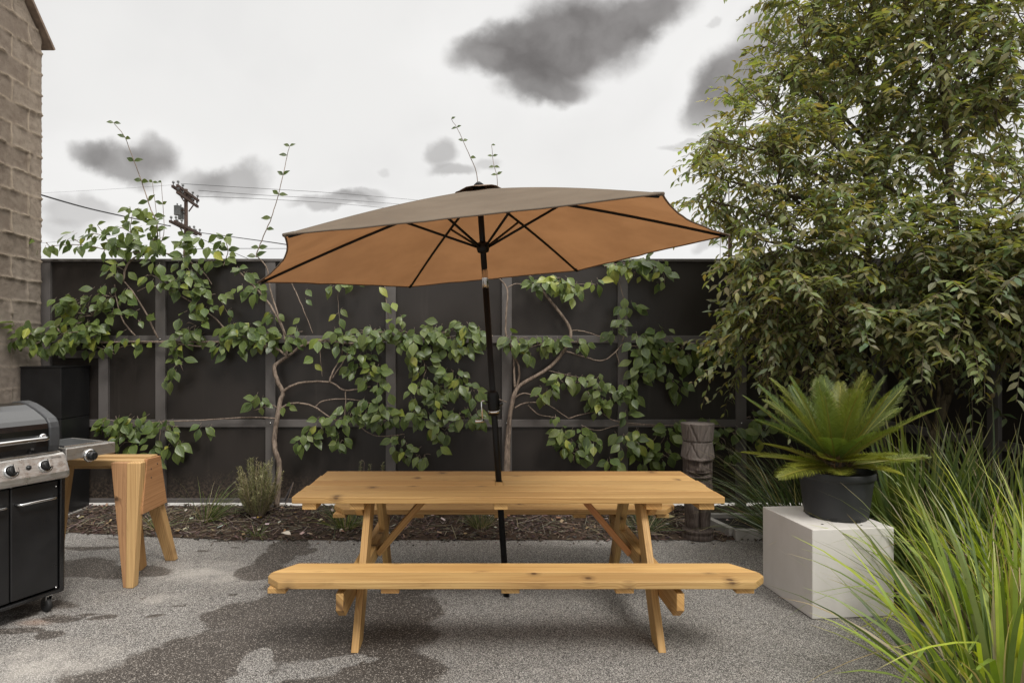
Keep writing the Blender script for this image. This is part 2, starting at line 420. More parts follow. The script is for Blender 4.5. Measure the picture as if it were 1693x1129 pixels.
# ------------------------------------------------------------------ ground, bed, paving
def edge_y(x):
    if x < -2.06: return 4.965+min(1.0, (-2.06-x)/1.54)*.215
    return 4.965
WET = [  # (u, v, rx, ry, weight) measured on the photo, in metres on the ground
 (475,903,.14,.22,1),(452,925,.16,.22,1),(432,945,.22,.16,1),(505,912,.12,.08,.9),
 (520,965,.30,.28,1),(600,1000,.42,.30,1),(480,1010,.35,.25,1),(395,1015,.22,.16,1),(340,1062,.22,.12,1),
 (330,1095,.40,.20,1),(230,1120,.42,.15,1),(460,1060,.40,.22,1),(620,1050,.35,.24,1),(680,1010,.22,.22,1),
 (640,1110,.25,.18,1),(520,1140,.5,.12,1),(350,1150,.6,.12,1),(700,960,.35,.22,.95),(600,950,.3,.2,1),
 (200,945,.36,.14,1),(130,935,.30,.16,1),(60,935,.35,.16,1),(150,905,.25,.05,.9),(135,928,.1,.06,.9),(190,890,.12,.03,.8),
 (105,1022,.10,.05,1),(172,1020,.10,.05,1),(20,1042,.22,.045,1),(80,1050,.07,.05,1),(40,1018,.08,.04,.9),(145,1012,.05,.03,.9),
 (390,905,.06,.04,.9),(335,910,.07,.03,.9),(390,982,.05,.03,.9),(255,1018,.05,.03,.9),(385,895,.2,.03,.9),(300,1000,.04,.02,.8),
 (560,1040,.4,.25,1),(400,1060,.35,.2,1),(300,1115,.4,.15,1),(600,1075,.3,.2,1),(10,1000,.5,.12,.9),(290,960,.03,.02,.7),(240,985,.03,.02,.8)]
DRY = [(424,1092,.085,.13),(412,1122,.12,.06),(545,1100,.15,.05),(592,1090,.09,.035),(505,1112,.08,.03)]
WETW = [(gnd(u, v), rx, ry, w) for u, v, rx, ry, w in WET]
DRYW = [(gnd(u, v), rx, ry) for u, v, rx, ry in DRY]
PALE = [(gnd(270, 990), .22, .10), (gnd(390, 955), .25, .2), (gnd(330, 945), .5, .25), (gnd(60, 1100), .5, .3)]
RUSTP = [(gnd(60, 1028), .14, .06)]
def wet_at(x, y):
    q = Vector((x*2.6, y*2.6, 0)); nz = noise.noise(q)*.16+noise.noise(q*2.7)*.09
    nx = x+noise.noise(q*1.4+Vector((5,1,2)))*.07; ny = y+noise.noise(q*1.4+Vector((1,7,3)))*.07
    m = 0.0
    for c, rx, ry, w in WETW:
        r = math.hypot((nx-c.x)/rx, (ny-c.y)/ry)
        if r < 1.8: m = max(m, w*max(0, min(1, 1.5-r)))
    for c, rx, ry in DRYW:
        r = math.hypot((nx-c.x)/rx, (ny-c.y)/ry)
        if r < 1.3: m = min(m, max(0, (r-.75)*1.8))
    return max(0, min(1, m+(nz if .05 < m else 0)))
def spread(n0, n1, step):
    k = int(round((n1-n0)/step)); return [n0+i*(n1-n0)/k for i in range(k+1)]
xs = [-400,-90,-25,-9]+spread(-4.4, 4.2, .035)+[9,25,90,400]
ys = [-400,-90,-25,-6,-1,1.0]+spread(2.2, 6.0, .03)+[9,25,90,400]
g = MB(); vs = []; cs = []
for y in ys:
    for x in xs:
        vs.append((x, y, 0)); w = wet_at(x, y) if -4.4 <= x <= 1.2 and 2.2 <= y <= 5.3 else 0
        p = max([max(0, 1-math.hypot((x-c.x)/a, (y-c.y)/b)) for c, a, b in PALE]); r = max([max(0, 1-math.hypot((x-c.x)/a, (y-c.y)/b)) for c, a, b in RUSTP])
        cs.append((w, p, r))
W = len(xs)
g.add(vs, [(j*W+i, j*W+i+1, (j+1)*W+i+1, (j+1)*W+i) for j in range(len(ys)-1) for i in range(W-1)], None, cs)
tag(g.build('ground', M_ASPHALT), kind='structure')

# planting bed: soil sheet with a lumpy surface, behind the asphalt and on the right
def soil_z(x, y, edge):
    k = min(1, edge/.10)
    return .004+k*(.018+.020*noise.noise(Vector((x*3, y*3, 1)))+.014*noise.noise(Vector((x*9, y*9, 4))))
b = MB(); vs = []; fs = []
XS = spread(-4.25, 4.0, .045); NY = 24
for i, x in enumerate(XS):
    y0 = edge_y(x)+.012*noise.noise(Vector((x*6, 0, 0)))
    for j in range(NY+1):
        y = lerp(y0, 6.06, j/NY); vs.append((x, y, soil_z(x, y, min(y-y0, max(0,(5.93-y)*.5)))))
for i in range(len(XS)-1):
    for j in range(NY): fs.append((i*(NY+1)+j, (i+1)*(NY+1)+j, (i+1)*(NY+1)+j+1, i*(NY+1)+j+1))
b.add(vs, fs, None, None, True)
def side_x(y): return 2.02+max(0,y-2.5)*.75 if y < 3.15 else (2.56 if y < 4.2 else 2.62)
vs = []; fs = []; YS = spread(-1.0, 4.95, .06); NX = 26
for y in YS:
    x0 = side_x(y)
    for j in range(NX+1):
        x = lerp(x0, 4.0, j/NX); vs.append((x, y, soil_z(x, y, min(x-x0, 4.96-y+.02))))
for i in range(len(YS)-1):
    for j in range(NX): fs.append((i*(NX+1)+j, i*(NX+1)+j+1, (i+1)*(NX+1)+j+1, (i+1)*(NX+1)+j))
b.add(vs, fs, None, None, True)
tag(b.build('planting_bed', M_SOIL), kind='structure')
p = MB(); p.box((-4.6, 6.045, -.05), (4.6, 12.0, .006))
tag(p.build('pavement', M_SUNLIT), kind='structure')  # its pale colour stands for the sunlit strip under the bottom rail

# bark chips, twigs, dry leaves
c = MB()
CH = [(.055,.040,.032),(.085,.062,.048),(.12,.09,.07),(.035,.026,.022),(.16,.125,.10),(.07,.055,.05)]
def chip(x, y, z, L, w, h, col, flat=.5):
    a = uni(0, 2*PI); tl = uni(-flat, flat); d = Vector((math.cos(a), math.sin(a), tl)).normalized(); s = d.cross(Vector((uni(-.4,.4), uni(-.4,.4), 1))).normalized(); n = s.cross(d)
    o = Vector((x, y, z)); vs = []
    for k in (-1, 1):
        for q in (-1, 1): vs += [o+d*L/2*k+s*w/2*q*(.7 if k > 0 else 1)-n*h/2, o+d*L/2*k*.9+s*w/2*q*.8+n*h/2]
    c.add(vs, [(0,2,6,4), (1,5,7,3), (0,4,5,1), (2,3,7,6), (0,1,3,2), (4,6,7,5)], None, [tuple(v*uni(.85,1.15) for v in col)]*8)
for i in range(7500):
    x = uni(-4.2, 3.9); y = lerp(edge_y(x)-.03, 5.98, rnd.random()**1.25)
    e = y-edge_y(x)
    if e < .02 and rnd.random() < .7: continue
    chip(x, y, max(.006, soil_z(x, y, max(0,e)))+.006, uni(.012,.055), uni(.006,.018), uni(.003,.008), rnd.choice(CH))
for i in range(1500):
    y = uni(1.6, 4.95); x = lerp(side_x(y), 3.98, rnd.random())
    chip(x, y, .03, uni(.015,.06), uni(.006,.02), .006, rnd.choice(CH))
for i in range(420):   # straw and twigs
    x = uni(-3.8, 2.6); y = uni(edge_y(x)+.02, 5.95)
    chip(x, y, .045, uni(.08,.24), uni(.0025,.005), .003, rnd.choice([(.22,.18,.14),(.14,.11,.09),(.30,.25,.19)]), .25)
for i in range(150):   # pale bits and dry leaves
    x = uni(-3.8, 2.6); y = uni(edge_y(x)+.03, 5.95)
    chip(x, y, .045, uni(.02,.05), uni(.014,.03), .003, rnd.choice([(.42,.37,.31),(.30,.22,.15),(.5,.46,.42),(.26,.15,.08)]), .5)
for i in range(60):
    x = uni(-2.2, 2.0); y = uni(4.82, 4.96); chip(x, y, .007, uni(.008,.025), uni(.005,.012), .004, rnd.choice(CH), .1)
tag(c.build('bark_mulch', M_CHIP), kind='stuff')

# ------------------------------------------------------------------ fences
FY = 6.0
ZR = [.045, .83, 1.67, 2.48]
def fence():
    o = empty('metal_fence', (0, FY, 0), 'dark charcoal metal panel fence with grey posts and rails behind the picnic table', 'fence')
    pu = [73, 265, 447, 646, 838, 1030, 1226, 1418]
    px = [(u-U0)*FY/FL for u in pu]+[3.98]
    for i, x in enumerate(px[:-1]):
        m = MB(); hw = .050 if i else .06
        m.box((x-hw, FY-.002, 0.0), (x+hw, FY+.05, ZR[3]-.002)); m.build('post', M_FRAME, o, bevel=.003)
    m = MB(); m.box((3.93, FY-.06, 0), (4.062, FY+.055, ZR[3]-.001)); m.build('post', M_FRAME, o, bevel=.003)
    for z in ZR[:3]:
        m = MB(); m.box((px[0]+.06, FY+.004, z-.03 if z > .1 else .045), (3.96, FY+.046, z+.045 if z > .1 else .085)); m.build('rail', M_FRAME, o, bevel=.003)
    m = MB(); m.box((-4.40, FY-.012, ZR[3]-.028), (3.96, FY+.06, ZR[3])); m.build('rail', M_FRAME, o, bevel=.003)
    for i in range(len(px)-1):
        for k in range(3):
            m = MB(); m.box((px[i]+.004, FY+.028+.0008*((i+k) % 2), ZR[k] if k else .05), (px[i+1]-.004, FY+.034+.0008*((i+k) % 2), ZR[k+1]-.003)); m.build('panel', M_PANEL, o)
    # small extra frame beside the black cabinet
    x0 = (171-U0)*FY/FL
    m = MB(); m.box((x0-.045, FY-.010, .87), (x0+.048, FY+.03, 1.488)); m.build('short_post', M_FRAME, o, bevel=.003)
    m = MB(); m.box((-4.20, FY-.008, 1.49), (x0+.048, FY+.03, 1.56)); m.build('short_rail', M_FRAME, o, bevel=.003)
    for i, x in enumerate(px[1:7]):
        for z in ZR[1:3]:
            bo = MB(); bo.lathe([(.009,0),(.009,.006),(.005,.009)], (x, FY-.002, z+.01), 8, (0,-1,0)); bo.build('bolt', M_CHROME, o)
    return o
fence()
def side_fence():
    X = 4.0
    o = empty('metal_fence', (X, 3.5, 0), 'dark metal side fence at the right edge, behind the trees and long grasses', 'fence')
    py = [5.98, 4.68, 3.4, 2.1, .8]
    for i, y in enumerate(py):
        m = MB(); m.box((X-.002, y-.055, 0), (X+.05, y+.05, ZR[3]-.002)); m.build('post', M_FRAME, o, bevel=.003)
    for z in ZR[:3]:
        m = MB(); m.box((X+.004, .8, z-.03 if z > .1 else .02), (X+.046, 5.9, z+.045 if z > .1 else .075)); m.build('rail', M_FRAME, o, bevel=.003)
    m = MB(); m.box((X-.012, .75, ZR[3]-.028), (X+.06, 6.05, ZR[3])); m.build('rail', M_FRAME, o, bevel=.003)
    for i in range(len(py)-1):
        for k in range(3):
            m = MB(); m.box((X+.028, py[i+1]+.004, ZR[k] if k else .03), (X+.034, py[i]-.004, ZR[k+1]-.003)); m.build('panel', M_PANEL, o)
side_fence()

# ------------------------------------------------------------------ block wall with sloping coping
def block_wall():
    X = -4.29; Y1 = 5.9; Y0 = 3.2; CH_, BL = .203, .405
    o = empty('block_wall', (X-.1, 4.5, 0), 'weathered beige concrete block wall with a sloping gable edge at far left', 'wall')
    m = MB(); step = .0145
    NYc = int((Y1-Y0)/step); NZ = 380
    vs, cs, fs = [], [], []
    top = lambda y: 4.60+(Y1-y)*1.10
    for i in range(NYc+1):
        y = lerp(Y1, Y0, i/NYc)
        for j in range(NZ+1):
            z = top(y)*j/NZ
            wob = noise.noise(Vector((y*5, z*5, 3)))*.012
            row = math.floor((z+wob)/CH_); dz = abs(((z+wob)/CH_) % 1-.5)*CH_; dz = CH_/2-dz
            yo = (y-.04)+(BL/2 if row % 2 else 0)+noise.noise(Vector((y*6, z*6, 9)))*.008
            col = math.floor(yo/BL); dy = BL/2-abs((yo/BL) % 1-.5)*BL
            wd = .010+.006*noise.noise(Vector((y*14, z*14, 0)))
            mh = max(0, 1-dz/wd); mv = max(0, 1-dy/wd)*.8
            mo = max(mh, mv); mo = min(1, mo*1.6)
            bulge = .026*mo*(.55+.9*noise.noise(Vector((y*9, z*9, 2))))
            low = 1 if z > 1.9 else .35
            x = X+.004*noise.noise(Vector((y*20, z*20, 5)))+bulge*low+.004*math.sin(row*12.9+col*7.3)
            if i == 0: x -= .012*(1+noise.noise(Vector((z*30, 0, 0))))
            vs.append((x, y+(.006*noise.noise(Vector((z*14, 3, 0))) if i == 0 else 0), z))
            cs.append((mo*(.5+.5*low), .5+.5*math.sin(row*37.7+col*91.3), 0))
    for i in range(NYc):
        for j in range(NZ): a = i*(NZ+1)+j; fs.append((a, a+1, a+NZ+2, a+NZ+1))
    m.add(vs, fs, None, cs, True)
    # end face and body
    n = len(m.v)
    vs, cs, fs = [], [], []
    for j in range(NZ+1):
        q = m.v[j]
        for k in range(9):
            vs.append((lerp(q[0], X-.22, k/8), q[1]+(.004*noise.noise(Vector((k*1.3, q[2]*15, 8))) if k else 0), q[2])); cs.append((0, .5, 0))
    for j in range(NZ):
        for k in range(8): a = j*9+k; fs.append((a, a+1, a+10, a+9))
    m.add(vs, fs, None, cs, True)
    m.prism([(0,0), (Y1-Y0,0), (Y1-Y0, top(Y0)), (0, top(Y1))], (X-.215, Y1-.01, 0), (0,-1,0), (0,0,1), (1,0,0), .18)
    m.build('blocks', M_BLOCK, o)
    k = MB(); d = Vector((0, -1, 1.10)).normalized(); nn = Vector((0, 1.10, 1)).normalized()
    p0 = Vector((X-.26, Y1+.075, top(Y1)-.055))
    k.prism([(0,0), (4.2,0), (4.2,.03), (0,.03)], p0, d, nn, (1,0,0), .325)
    k.build('coping', M_COPING, o, bevel=.004)
block_wall()

# ------------------------------------------------------------------ black cabinet in the corner
def cabinet():
    o = empty('metal_cabinet', (-4.07, 5.8, 0), 'tall black metal cabinet in the corner between the block wall and the fence', 'cabinet')
    m = MB(); m.box((-4.26, 5.58, .0), (-3.882, 5.985, .925)); m.build('lower_body', M_BLACKBOX, o, bevel=.004)
    m = MB(); m.box((-4.26, 5.577, .929), (-3.88, 5.985, 1.405)); m.build('upper_body', M_BLACKBOX, o, bevel=.004)
    m = MB(); m.box((-4.265, 5.572, 1.406), (-3.875, 5.988, 1.418)); m.build('top_plate', M_BLACKBOX, o, bevel=.003)
    m = MB(); m.box((-3.879, 5.2, .0), (-3.855, 5.975, .028)); m.build('edging_strip', M_KERB, o, bevel=.004)
    m = MB()
    for z in (.6, .66): m.box((-4.2, 5.573, z), (-3.95, 5.5765, z+.012))
    m.build('vent_slot', M_RUBBER, o)
cabinet()

# ------------------------------------------------------------------ picnic table
TX = .16; TY = 3.74
def picnic_table():
    o = empty('picnic_table', (TX, TY, 0), 'yellow pine picnic table with two attached benches, under the umbrella', 'table')
    TZ = .748
    # tabletop: five planks lengthways
    m = MB(); y = 3.38; w = .1415
    ends = [(-1.055,1.385),(-1.052,1.380),(-1.040,1.388),(-1.043,1.376),(-1.035,1.378)]
    for k in range(5):
        a, b_ = ends[k]; y0 = y+k*(w+.0035); y1 = y0+w-.002
        if k == 2:   # the middle plank is cut round the pole
            hx = .124
            m.box((a, y0, TZ-.038), (hx-.024, y1, TZ)); m.box((hx+.024, y0, TZ-.038), (b_, y1, TZ))
            m.box((hx-.0235, y0, TZ-.038), (hx+.0235, 3.768, TZ-.0004))
        else: m.box((a, y0, TZ-.038), (b_, y1, TZ))
    m.build('tabletop', M_PINE, o, bevel=.0045)
    for u0, u1 in ((501,524),(579,603),(823,845),(1067,1093),(1154,1179)):
        x0, x1 = [(q-U0)*3.42/FL for q in (u0, u1)]
        m = MB()
        if u0 == 823:
            m.box((.085, 3.40, TZ-.077), (.163, 3.755, TZ-.0395)); m.box((.085, 3.825, TZ-.077), (.163, 4.08, TZ-.0395))
        else: m.box((x0, 3.40, TZ-.077), (x1, 4.08, TZ-.0395))
        m.build('cleat', M_PINE, o, bevel=.003)
    # benches
    SZ = .44; BX0, BX1 = -1.062, 1.432
    def bench(y0, flip):
        m = MB(); w = .128
        ym = lambda t: y0+t if not flip else y0+.259-t
        cut = lambda sgn: (BX0, BX1)
        # outer plank: small chamfer outside, inner plank: long chamfer
        outer = [(BX0+.075, ym(0)), (BX1-.075, ym(0)), (BX1, ym(.075)), (BX1, ym(w)), (BX0, ym(w)), (BX0, ym(.075))]
        inner = [(BX0+.002, ym(w+.003)), (BX1-.002, ym(w+.003)), (BX1-.10, ym(.259)), (BX0+.10, ym(.259))]
        for poly in (outer, inner):
            pl = [(q[0]-BX0, q[1]-y0) for q in poly]
            m.prism(pl, (BX0, y0, SZ-.038), (1,0,0), (0,1,0), (0,0,1), .038)
        m.build('bench_seat', M_PINE, o, bevel=.005)
        for x in (-1.0, -.44, .155, .72, 1.315):
            m = MB(); m.box((x-.045, y0+.02, SZ-.066), (x+.045, y0+.24, SZ-.0395)); m.build('cleat', M_PINE, o, bevel=.003)
    bench(2.945, False); bench(4.272, True)
    for X, sg in ((-.648, -1), (.955, 1)):
        for s in (-1, 1):
            m = MB(); th = .039
            yb, yt = TY+s*.54, TY+s*.16
            d = Vector((0, yt-yb, TZ-.038)); 
            hw = .075
            poly = [(yb-hw, 0), (yb+hw*.75, 0), (yt+hw, TZ-.0395), (yt-hw*.9, TZ-.0395)] if s < 0 else [(yb-hw*.75, 0), (yb+hw, 0), (yt+hw*.9, TZ-.0395), (yt-hw, TZ-.0395)]
            # grain along the leg
            dn = Vector((0, d.y, d.z)).normalized(); sd = Vector((0, dn.z, -dn.y))
            base = Vector((X-th/2, yb, 0))
            pl = [((Vector((0, q[0]-yb, q[1]))).dot(dn), (Vector((0, q[0]-yb, q[1]))).dot(sd)) for q in poly]
            m.prism(pl, base, dn, sd, (1,0,0), th)
            m.build('leg', M_PINE, o, bevel=.003)
        xo = X+sg*.0405
        m = MB()   # seat bearer with angled lower corners
        ya, yb2 = 2.965, 4.515; z1 = SZ-.0667; z0 = z1-.135
        m.prism([(0,.05), (.06,0), (yb2-ya-.06,0), (yb2-ya,.05), (yb2-ya,.135), (0,.135)], (xo-.019, ya, z0), (0,1,0), (0,0,1), (1,0,0), .038)
        m.build('seat_bearer', M_PINE, o, bevel=.003)
        m = MB()   # top bearer
        xi = X+sg*.0405
        m.prism([(0,.04), (.05,0), (.59,0), (.64,.04), (.64,.088), (0,.088)], (xi-.019, 3.42, TZ-.0395-.088), (0,1,0), (0,0,1), (1,0,0), .0375)
        m.build('top_bearer', M_PINE, o, bevel=.003)
        m = MB()
        xa = X-sg*.024; xb = X-sg*.345
        m.board((xa, TY, .315), (xb, TY, TZ-.055), .085, .038, (0,1,0)); m.build('brace', M_PINE if sg < 0 else M_BRACE, o, bevel=.003)
        m = MB()
        m.box((X-.018 if sg > 0 else X-.02, TY-.33, .285), (X+.02 if sg > 0 else X+.018, TY+.33, .375))
        m.build('leg_tie', M_PINE, o, bevel=.003)
        for s in (-1, 1):
            for dz in (.03, .09):
                bo = MB(); bo.lathe([(.011,0),(.011,.005),(.006,.008)], (xo+sg*.019, TY+s*.36-s*.02*dz, z0+dz), 10, (sg,0,0)); bo.build('bolt', M_CHROME, o)
picnic_table()

# ------------------------------------------------------------------ umbrella
def umbrella():
    o = empty('patio_umbrella', (.176, TY, 0), 'tan patio umbrella on a black leaning pole through the picnic table', 'umbrella')
    ax = lambda z: Vector((.176-.069*z, 3.84-.066*z, z))
    hub = ax(2.556)
    cor = [at(427,466,3.87), at(470,387,2.547), at(1095,319,2.415), at(1205,388,3.61), at(955,447,4.93), at(677,474,5.065)]
    up = (ax(2.5)-ax(0)).normalized()
    # canopy: six panels, sagging a little between the ribs
    m = MB(); NR, NS = 14, 12
    def pt(i, r, s):
        A, B = cor[i], cor[(i+1) % 6]
        e = (A*(1-s)+B*s)
        rr = r*(1-(.060 if i in (0, 2) else .024)*4*s*(1-s)*r)
        p = hub+(e-hub)*rr
        b = 4*s*(1-s)
        p = p+up*(.017*math.sin(PI*min(1, r))-.018*b*r*(1-.45*r))
        p = p+up*((.006*noise.noise(Vector((p.x*5, p.y*5, 3)))+.0012*math.sin(s*40+r*9)*r)*b)
        return p
    for i in range(6):
        vs, fs = [], []
        for a in range(NR+1):
            for s in range(NS+1): vs.append(pt(i, lerp(.03, 1, a/NR), s/NS))
        for a in range(NR):
            for s in range(NS): k = a*(NS+1)+s; fs.append((k, k+1, k+NS+2, k+NS+1))
        m.add(vs, fs, None, None, True)
    can = m.build('canopy', M_CLOTH, o)
    md = can.modifiers.new('weld', 'WELD'); md.merge_threshold = .001
    h = MB()
    for i in range(6):
        pts = [pt(i, 1, s/16)+up*-.003 for s in range(17)]
        h.tube(pts, .0045, 5)
    h.build('hem', M_CLOTH, can)
    for q in cor:
        h = MB(); dn = (q-hub).normalized(); h.tube([q-dn*.05-up*.006, q+dn*.006-up*.004], [.009, .008], 8); h.build('corner_pocket', M_CLOTH, can)
    # vent cap
    v = MB(); vs, fs = [], []
    for a in range(5):
        r = a/4
        for k in range(24):
            an = 2*PI*k/24; rad = .15*r*(1-.06*(1-math.cos(6*an))/2)
            q = hub+Vector((math.cos(an)*rad, math.sin(an)*rad*1.0, 0)); q.z += .087*(math.cos(an)*rad)
            vs.append(q+up*(.024-.25*rad-.02*r*r*.2+.004*math.sin(an*6+1)*r))
    for a in range(4):
        for k in range(24): k2 = (k+1) % 24; fs.append((a*24+k, a*24+k2, (a+1)*24+k2, (a+1)*24+k))
    v.add(vs, fs, None, None, True); v.build('vent_cap', M_CAPCLOTH, o, solid=.003)
    v = MB(); v.lathe([(.0,.018),(.028,.02),(.03,.028),(.018,.038),(.010,.044),(.0,.045)], hub, 16, up); v.build('finial', M_BLACKMETAL, o)
    # frame
    run = ax(2.205)
    for i, q in enumerate(cor):
        pts = [pt(i, lerp(.03, .985, k/10), 0)-up*.014 for k in range(11)]
        r = MB(); r.tube(pts, .0085, 8); r.build('rib', M_BLACKMETAL, o)
        d = (q-hub); dh = Vector((d.x, d.y, 0)).normalized()
        mid = pt(i, .33, 0)-up*.02
        r = MB(); r.tube([run+dh*.03, mid], .0078, 8); r.build('strut', M_BLACKMETAL, o)
    r = MB(); r.lathe([(.02,-.035),(.034,-.03),(.04,-.008),(.04,.012),(.03,.03),(.02,.034)], run, 20, up); r.build('runner', M_BLACKMETAL, o)
    r = MB(); r.lathe([(.018,-.03),(.036,-.02),(.036,.012),(.018,.02)], hub+up*.005, 20, up); r.build('crown_hub', M_BLACKMETAL, o)
    r = MB(); r.tube([ax(.004), ax(1.955)], .0195, 20); r.tube([ax(2.075), ax(2.565)], .0185, 20); r.build('pole', M_BLACKMETAL, o)
    r = MB(); r.tube([ax(1.95), ax(2.08)], .0165, 20)
    for k in range(4): 
        an = k*PI/2+.4; off = Vector((math.cos(an), math.sin(an), 0))*.017
        r.tube([ax(1.955)+off, ax(2.07)+off], .004, 6)
    r.build('tilt_joint', M_CHROME, o)
    # crank
    zc = 1.24
    c_ = MB(); c_.lathe([(.02,-.075),(.032,-.07),(.036,-.05),(.038,.045),(.033,.07),(.021,.085)], ax(zc), 20, up); ch = c_.build('crank_housing', M_BLACKMETAL, o)
    c_ = MB(); c_.lathe([(.037,-.058),(.0405,-.055),(.0405,-.045),(.037,-.042)], ax(zc), 20, up); c_.build('collar', M_CHROME, ch)
    p0 = ax(zc)+Vector((-.035,-.01,.01))
    c_ = MB(); c_.tube([p0, p0+Vector((-.035,-.02,.01)), p0+Vector((-.04,-.025,0)), p0+Vector((-.034,-.035,-.11))], .006, 8)
    c_.build('crank_arm', M_CHROME, ch)
    q = p0+Vector((-.034,-.035,-.115))
    c_ = MB(); c_.tube([q+Vector((.01,0,0)), q+Vector((-.045,-.012,0))], [.009,.011], 10); c_.build('crank_grip', M_CHROME, ch)
    c_ = MB(); c_.lathe([(.0,0),(.016,.001),(.018,.012),(.010,.02),(0,.021)], ax(zc)+Vector((.036,-.01,-.0)), 12, (1,-.2,0)); c_.build('tilt_button', M_KNOBBLK, ch)
umbrella()

# ------------------------------------------------------------------ gas grill (local frame: x right along its front, y towards its back)
def grill():
    o = empty('gas_grill', (-2.55, 3.66, 0), 'black and stainless steel gas barbecue at the left edge, with its lid closed', 'barbecue', rz=math.radians(65))
    Wd = .80; D = .48
    L = lambda m, name, mat, par=None, **k: m.build(name, mat, par or o, world=False, **k)
    # cart
    m = MB(); m.box((-Wd+.02, .02, .13), (-.012, D, .80)); L(m, 'cabinet', M_GRILLBLACK, bevel=.004)
    m = MB(); m.prism([(-.01,.115), (D,.115), (D,.80), (-.02,.80)], (-.0115, 0, 0), (0,1,0), (0,0,1), (1,0,0), .030); L(m, 'side_panel', M_GRILLBLACK, bevel=.006)
    m = MB(); m.box((-Wd+.01, -.008, .105), (.016, D, .128)); L(m, 'base_shelf', M_GRILLBLACK, bevel=.005)
    for k in range(3):
        x1 = -.016-k*.262; x0 = x1-.256
        m = MB(); m.box((x0, -.004, .14), (x1, .017, .785)); dr = L(m, 'door', M_GRILLDOOR, bevel=.006)
        m = MB(); z = .69
        m.tube([(x0+.025,-.004,z), (x0+.028,-.03,z), (x0+.04,-.042,z), (x1-.04,-.042,z), (x1-.028,-.03,z), (x1-.025,-.004,z)], .0085, 10); 
        m.build('handle', M_CHROME, dr, world=False)
        if k == 0:
            m = MB()
            for z2 in (.14, .75): m.lathe([(.006,0),(.006,.004)], (x1-.012, -.004, z2), 8, (0,-1,0))
            m.build('rivet', M_CHROME, dr, world=False)
    # firebox and control panel
    m = MB(); m.box((-Wd+.015, .03, .80), (-.01, D, .965)); L(m, 'firebox', M_GRILLBLACK, bevel=.006)
    m = MB()
    prof = [(-.02,.795), (-.052,.803), (-.060,.815), (-.056,.845), (-.010,.945), (.002,.952), (.05,.953), (.05,.795)]
    nn = len(prof)
    secs = [(-Wd-.012, 1.0), (-.0, 1.0), (.012, .985), (.020, .93), (.024, .84)]
    cy, cz = .0, .872; vs, fs = [], []
    for x, s in secs:
        for y, z in prof: vs.append((x, cy+(y-cy)*s, cz+(z-cz)*s))
    for i in range(len(secs)-1):
        for k in range(nn): k2 = (k+1) % nn; fs.append((i*nn+k, (i+1)*nn+k, (i+1)*nn+k2, i*nn+k2))
    fs.append(tuple(range(nn))); fs.append(tuple(reversed(range((len(secs)-1)*nn, len(secs)*nn))))
    m.add(vs, fs); cp = L(m, 'control_panel', M_STEEL, bevel=.004)
    fn = Vector((0, -.100, .046)).normalized(); fc = lambda x, k: Vector((x, lerp(-.056,-.010,k), lerp(.845,.945,k)))
    fu = Vector((0, .046, .10)).normalized()
    for x in (-.105, -.285, -.465, -.645):
        m = MB(); c0 = fc(x, .45)
        m.lathe([(.040,-.001),(.040,.004),(.034,.010),(.029,.010),(.028,.004)], c0, 28, fn)
        kb = m.build('bezel', M_CHROME, cp, world=False)
        m = MB(); m.lathe([(.026,.002),(.026,.03),(.022,.036),(.0,.037)], c0, 24, fn)
        m.board(c0+fn*.045-fu*.024, c0+fn*.045+fu*.024, .015, .022, (1,0,0))
        m.build('knob', M_KNOBBLK, cp, world=False, bevel=.002)
        m = MB(); m.board(c0+fn*.0575-fu*.022, c0+fn*.0575+fu*.025, .017, .003, (1,0,0)); m.board(c0+fn*.047+fu*.0265-Vector((.0,0,0)), c0+fn*.047+fu*.029, .017, .022, (1,0,0))
        m.build('knob_face', M_STEEL, cp, world=False, bevel=.001)
    m = MB(); m.lathe([(.014,-.001),(.014,.006),(.010,.012),(0,.013)], fc(-.195,.5), 16, fn); m.build('igniter', M_KNOBBLK, cp, world=False)
    # small print on the panel
    cu = bpy.data.curves.new('print', 'FONT'); cu.body = 'SIGNATURE'; cu.size = .013; cu.align_x = 'CENTER'; cu.extrude = .0003
    to = bpy.data.objects.new('print', cu); COL.objects.link(to)
    dg = bpy.context.evaluated_depsgraph_get(); me = bpy.data.meshes.new_from_object(to.evaluated_get(dg))
    bpy.data.objects.remove(to); me.materials.clear(); me.materials.append(M_INK)
    lt = bpy.data.objects.new('lettering', me); COL.objects.link(lt); lt.parent = cp
    X = Vector((1,0,0)); mt = Matrix((X, fu, fn)).transposed().to_4x4(); mt.translation = fc(-.04, .80)+fn*.0008
    lt.matrix_basis = mt
    # lid
    prof = [(.015,.962),(.004,1.0),(.0,1.06),(.002,1.105),(.012,1.135),(.035,1.160),(.075,1.180),(.15,1.212),(.23,1.238),(.30,1.250),(.38,1.243),(.44,1.215),(.475,1.15),(.485,.962)]
    def ext(m, x0, x1, k=1.0, dz=0):
        n = len(prof); c_ = Vector((0, .24, .962)); vs = []
        for x in (x0, x1):
            for y, z in prof: vs.append((x, c_.y+(y-c_.y)*k, c_.z+(z-c_.z)*k))
        fs = [(i, i+1, n+i+1, n+i) for i in range(n-1)]+[(n-1, 0, n, 2*n-1)]
        fs = [tuple(reversed(f)) for f in fs]+[tuple(range(n-1,-1,-1))[::-1], tuple(reversed(range(n, 2*n)))]
        m.add(vs, fs)
    m = MB(); ext(m, -Wd+.06, -.065); lid = L(m, 'lid', M_GRILLBLACK, bevel=.004)
    for x0, x1 in ((-.0655, -.005), (-Wd+.005, -Wd+.0605)):
        m = MB(); ext(m, x0, x1, 1.028); m.build('end_cap', M_GRILLGREY, lid, world=False, bevel=.009)
    m = MB(); z = 1.055
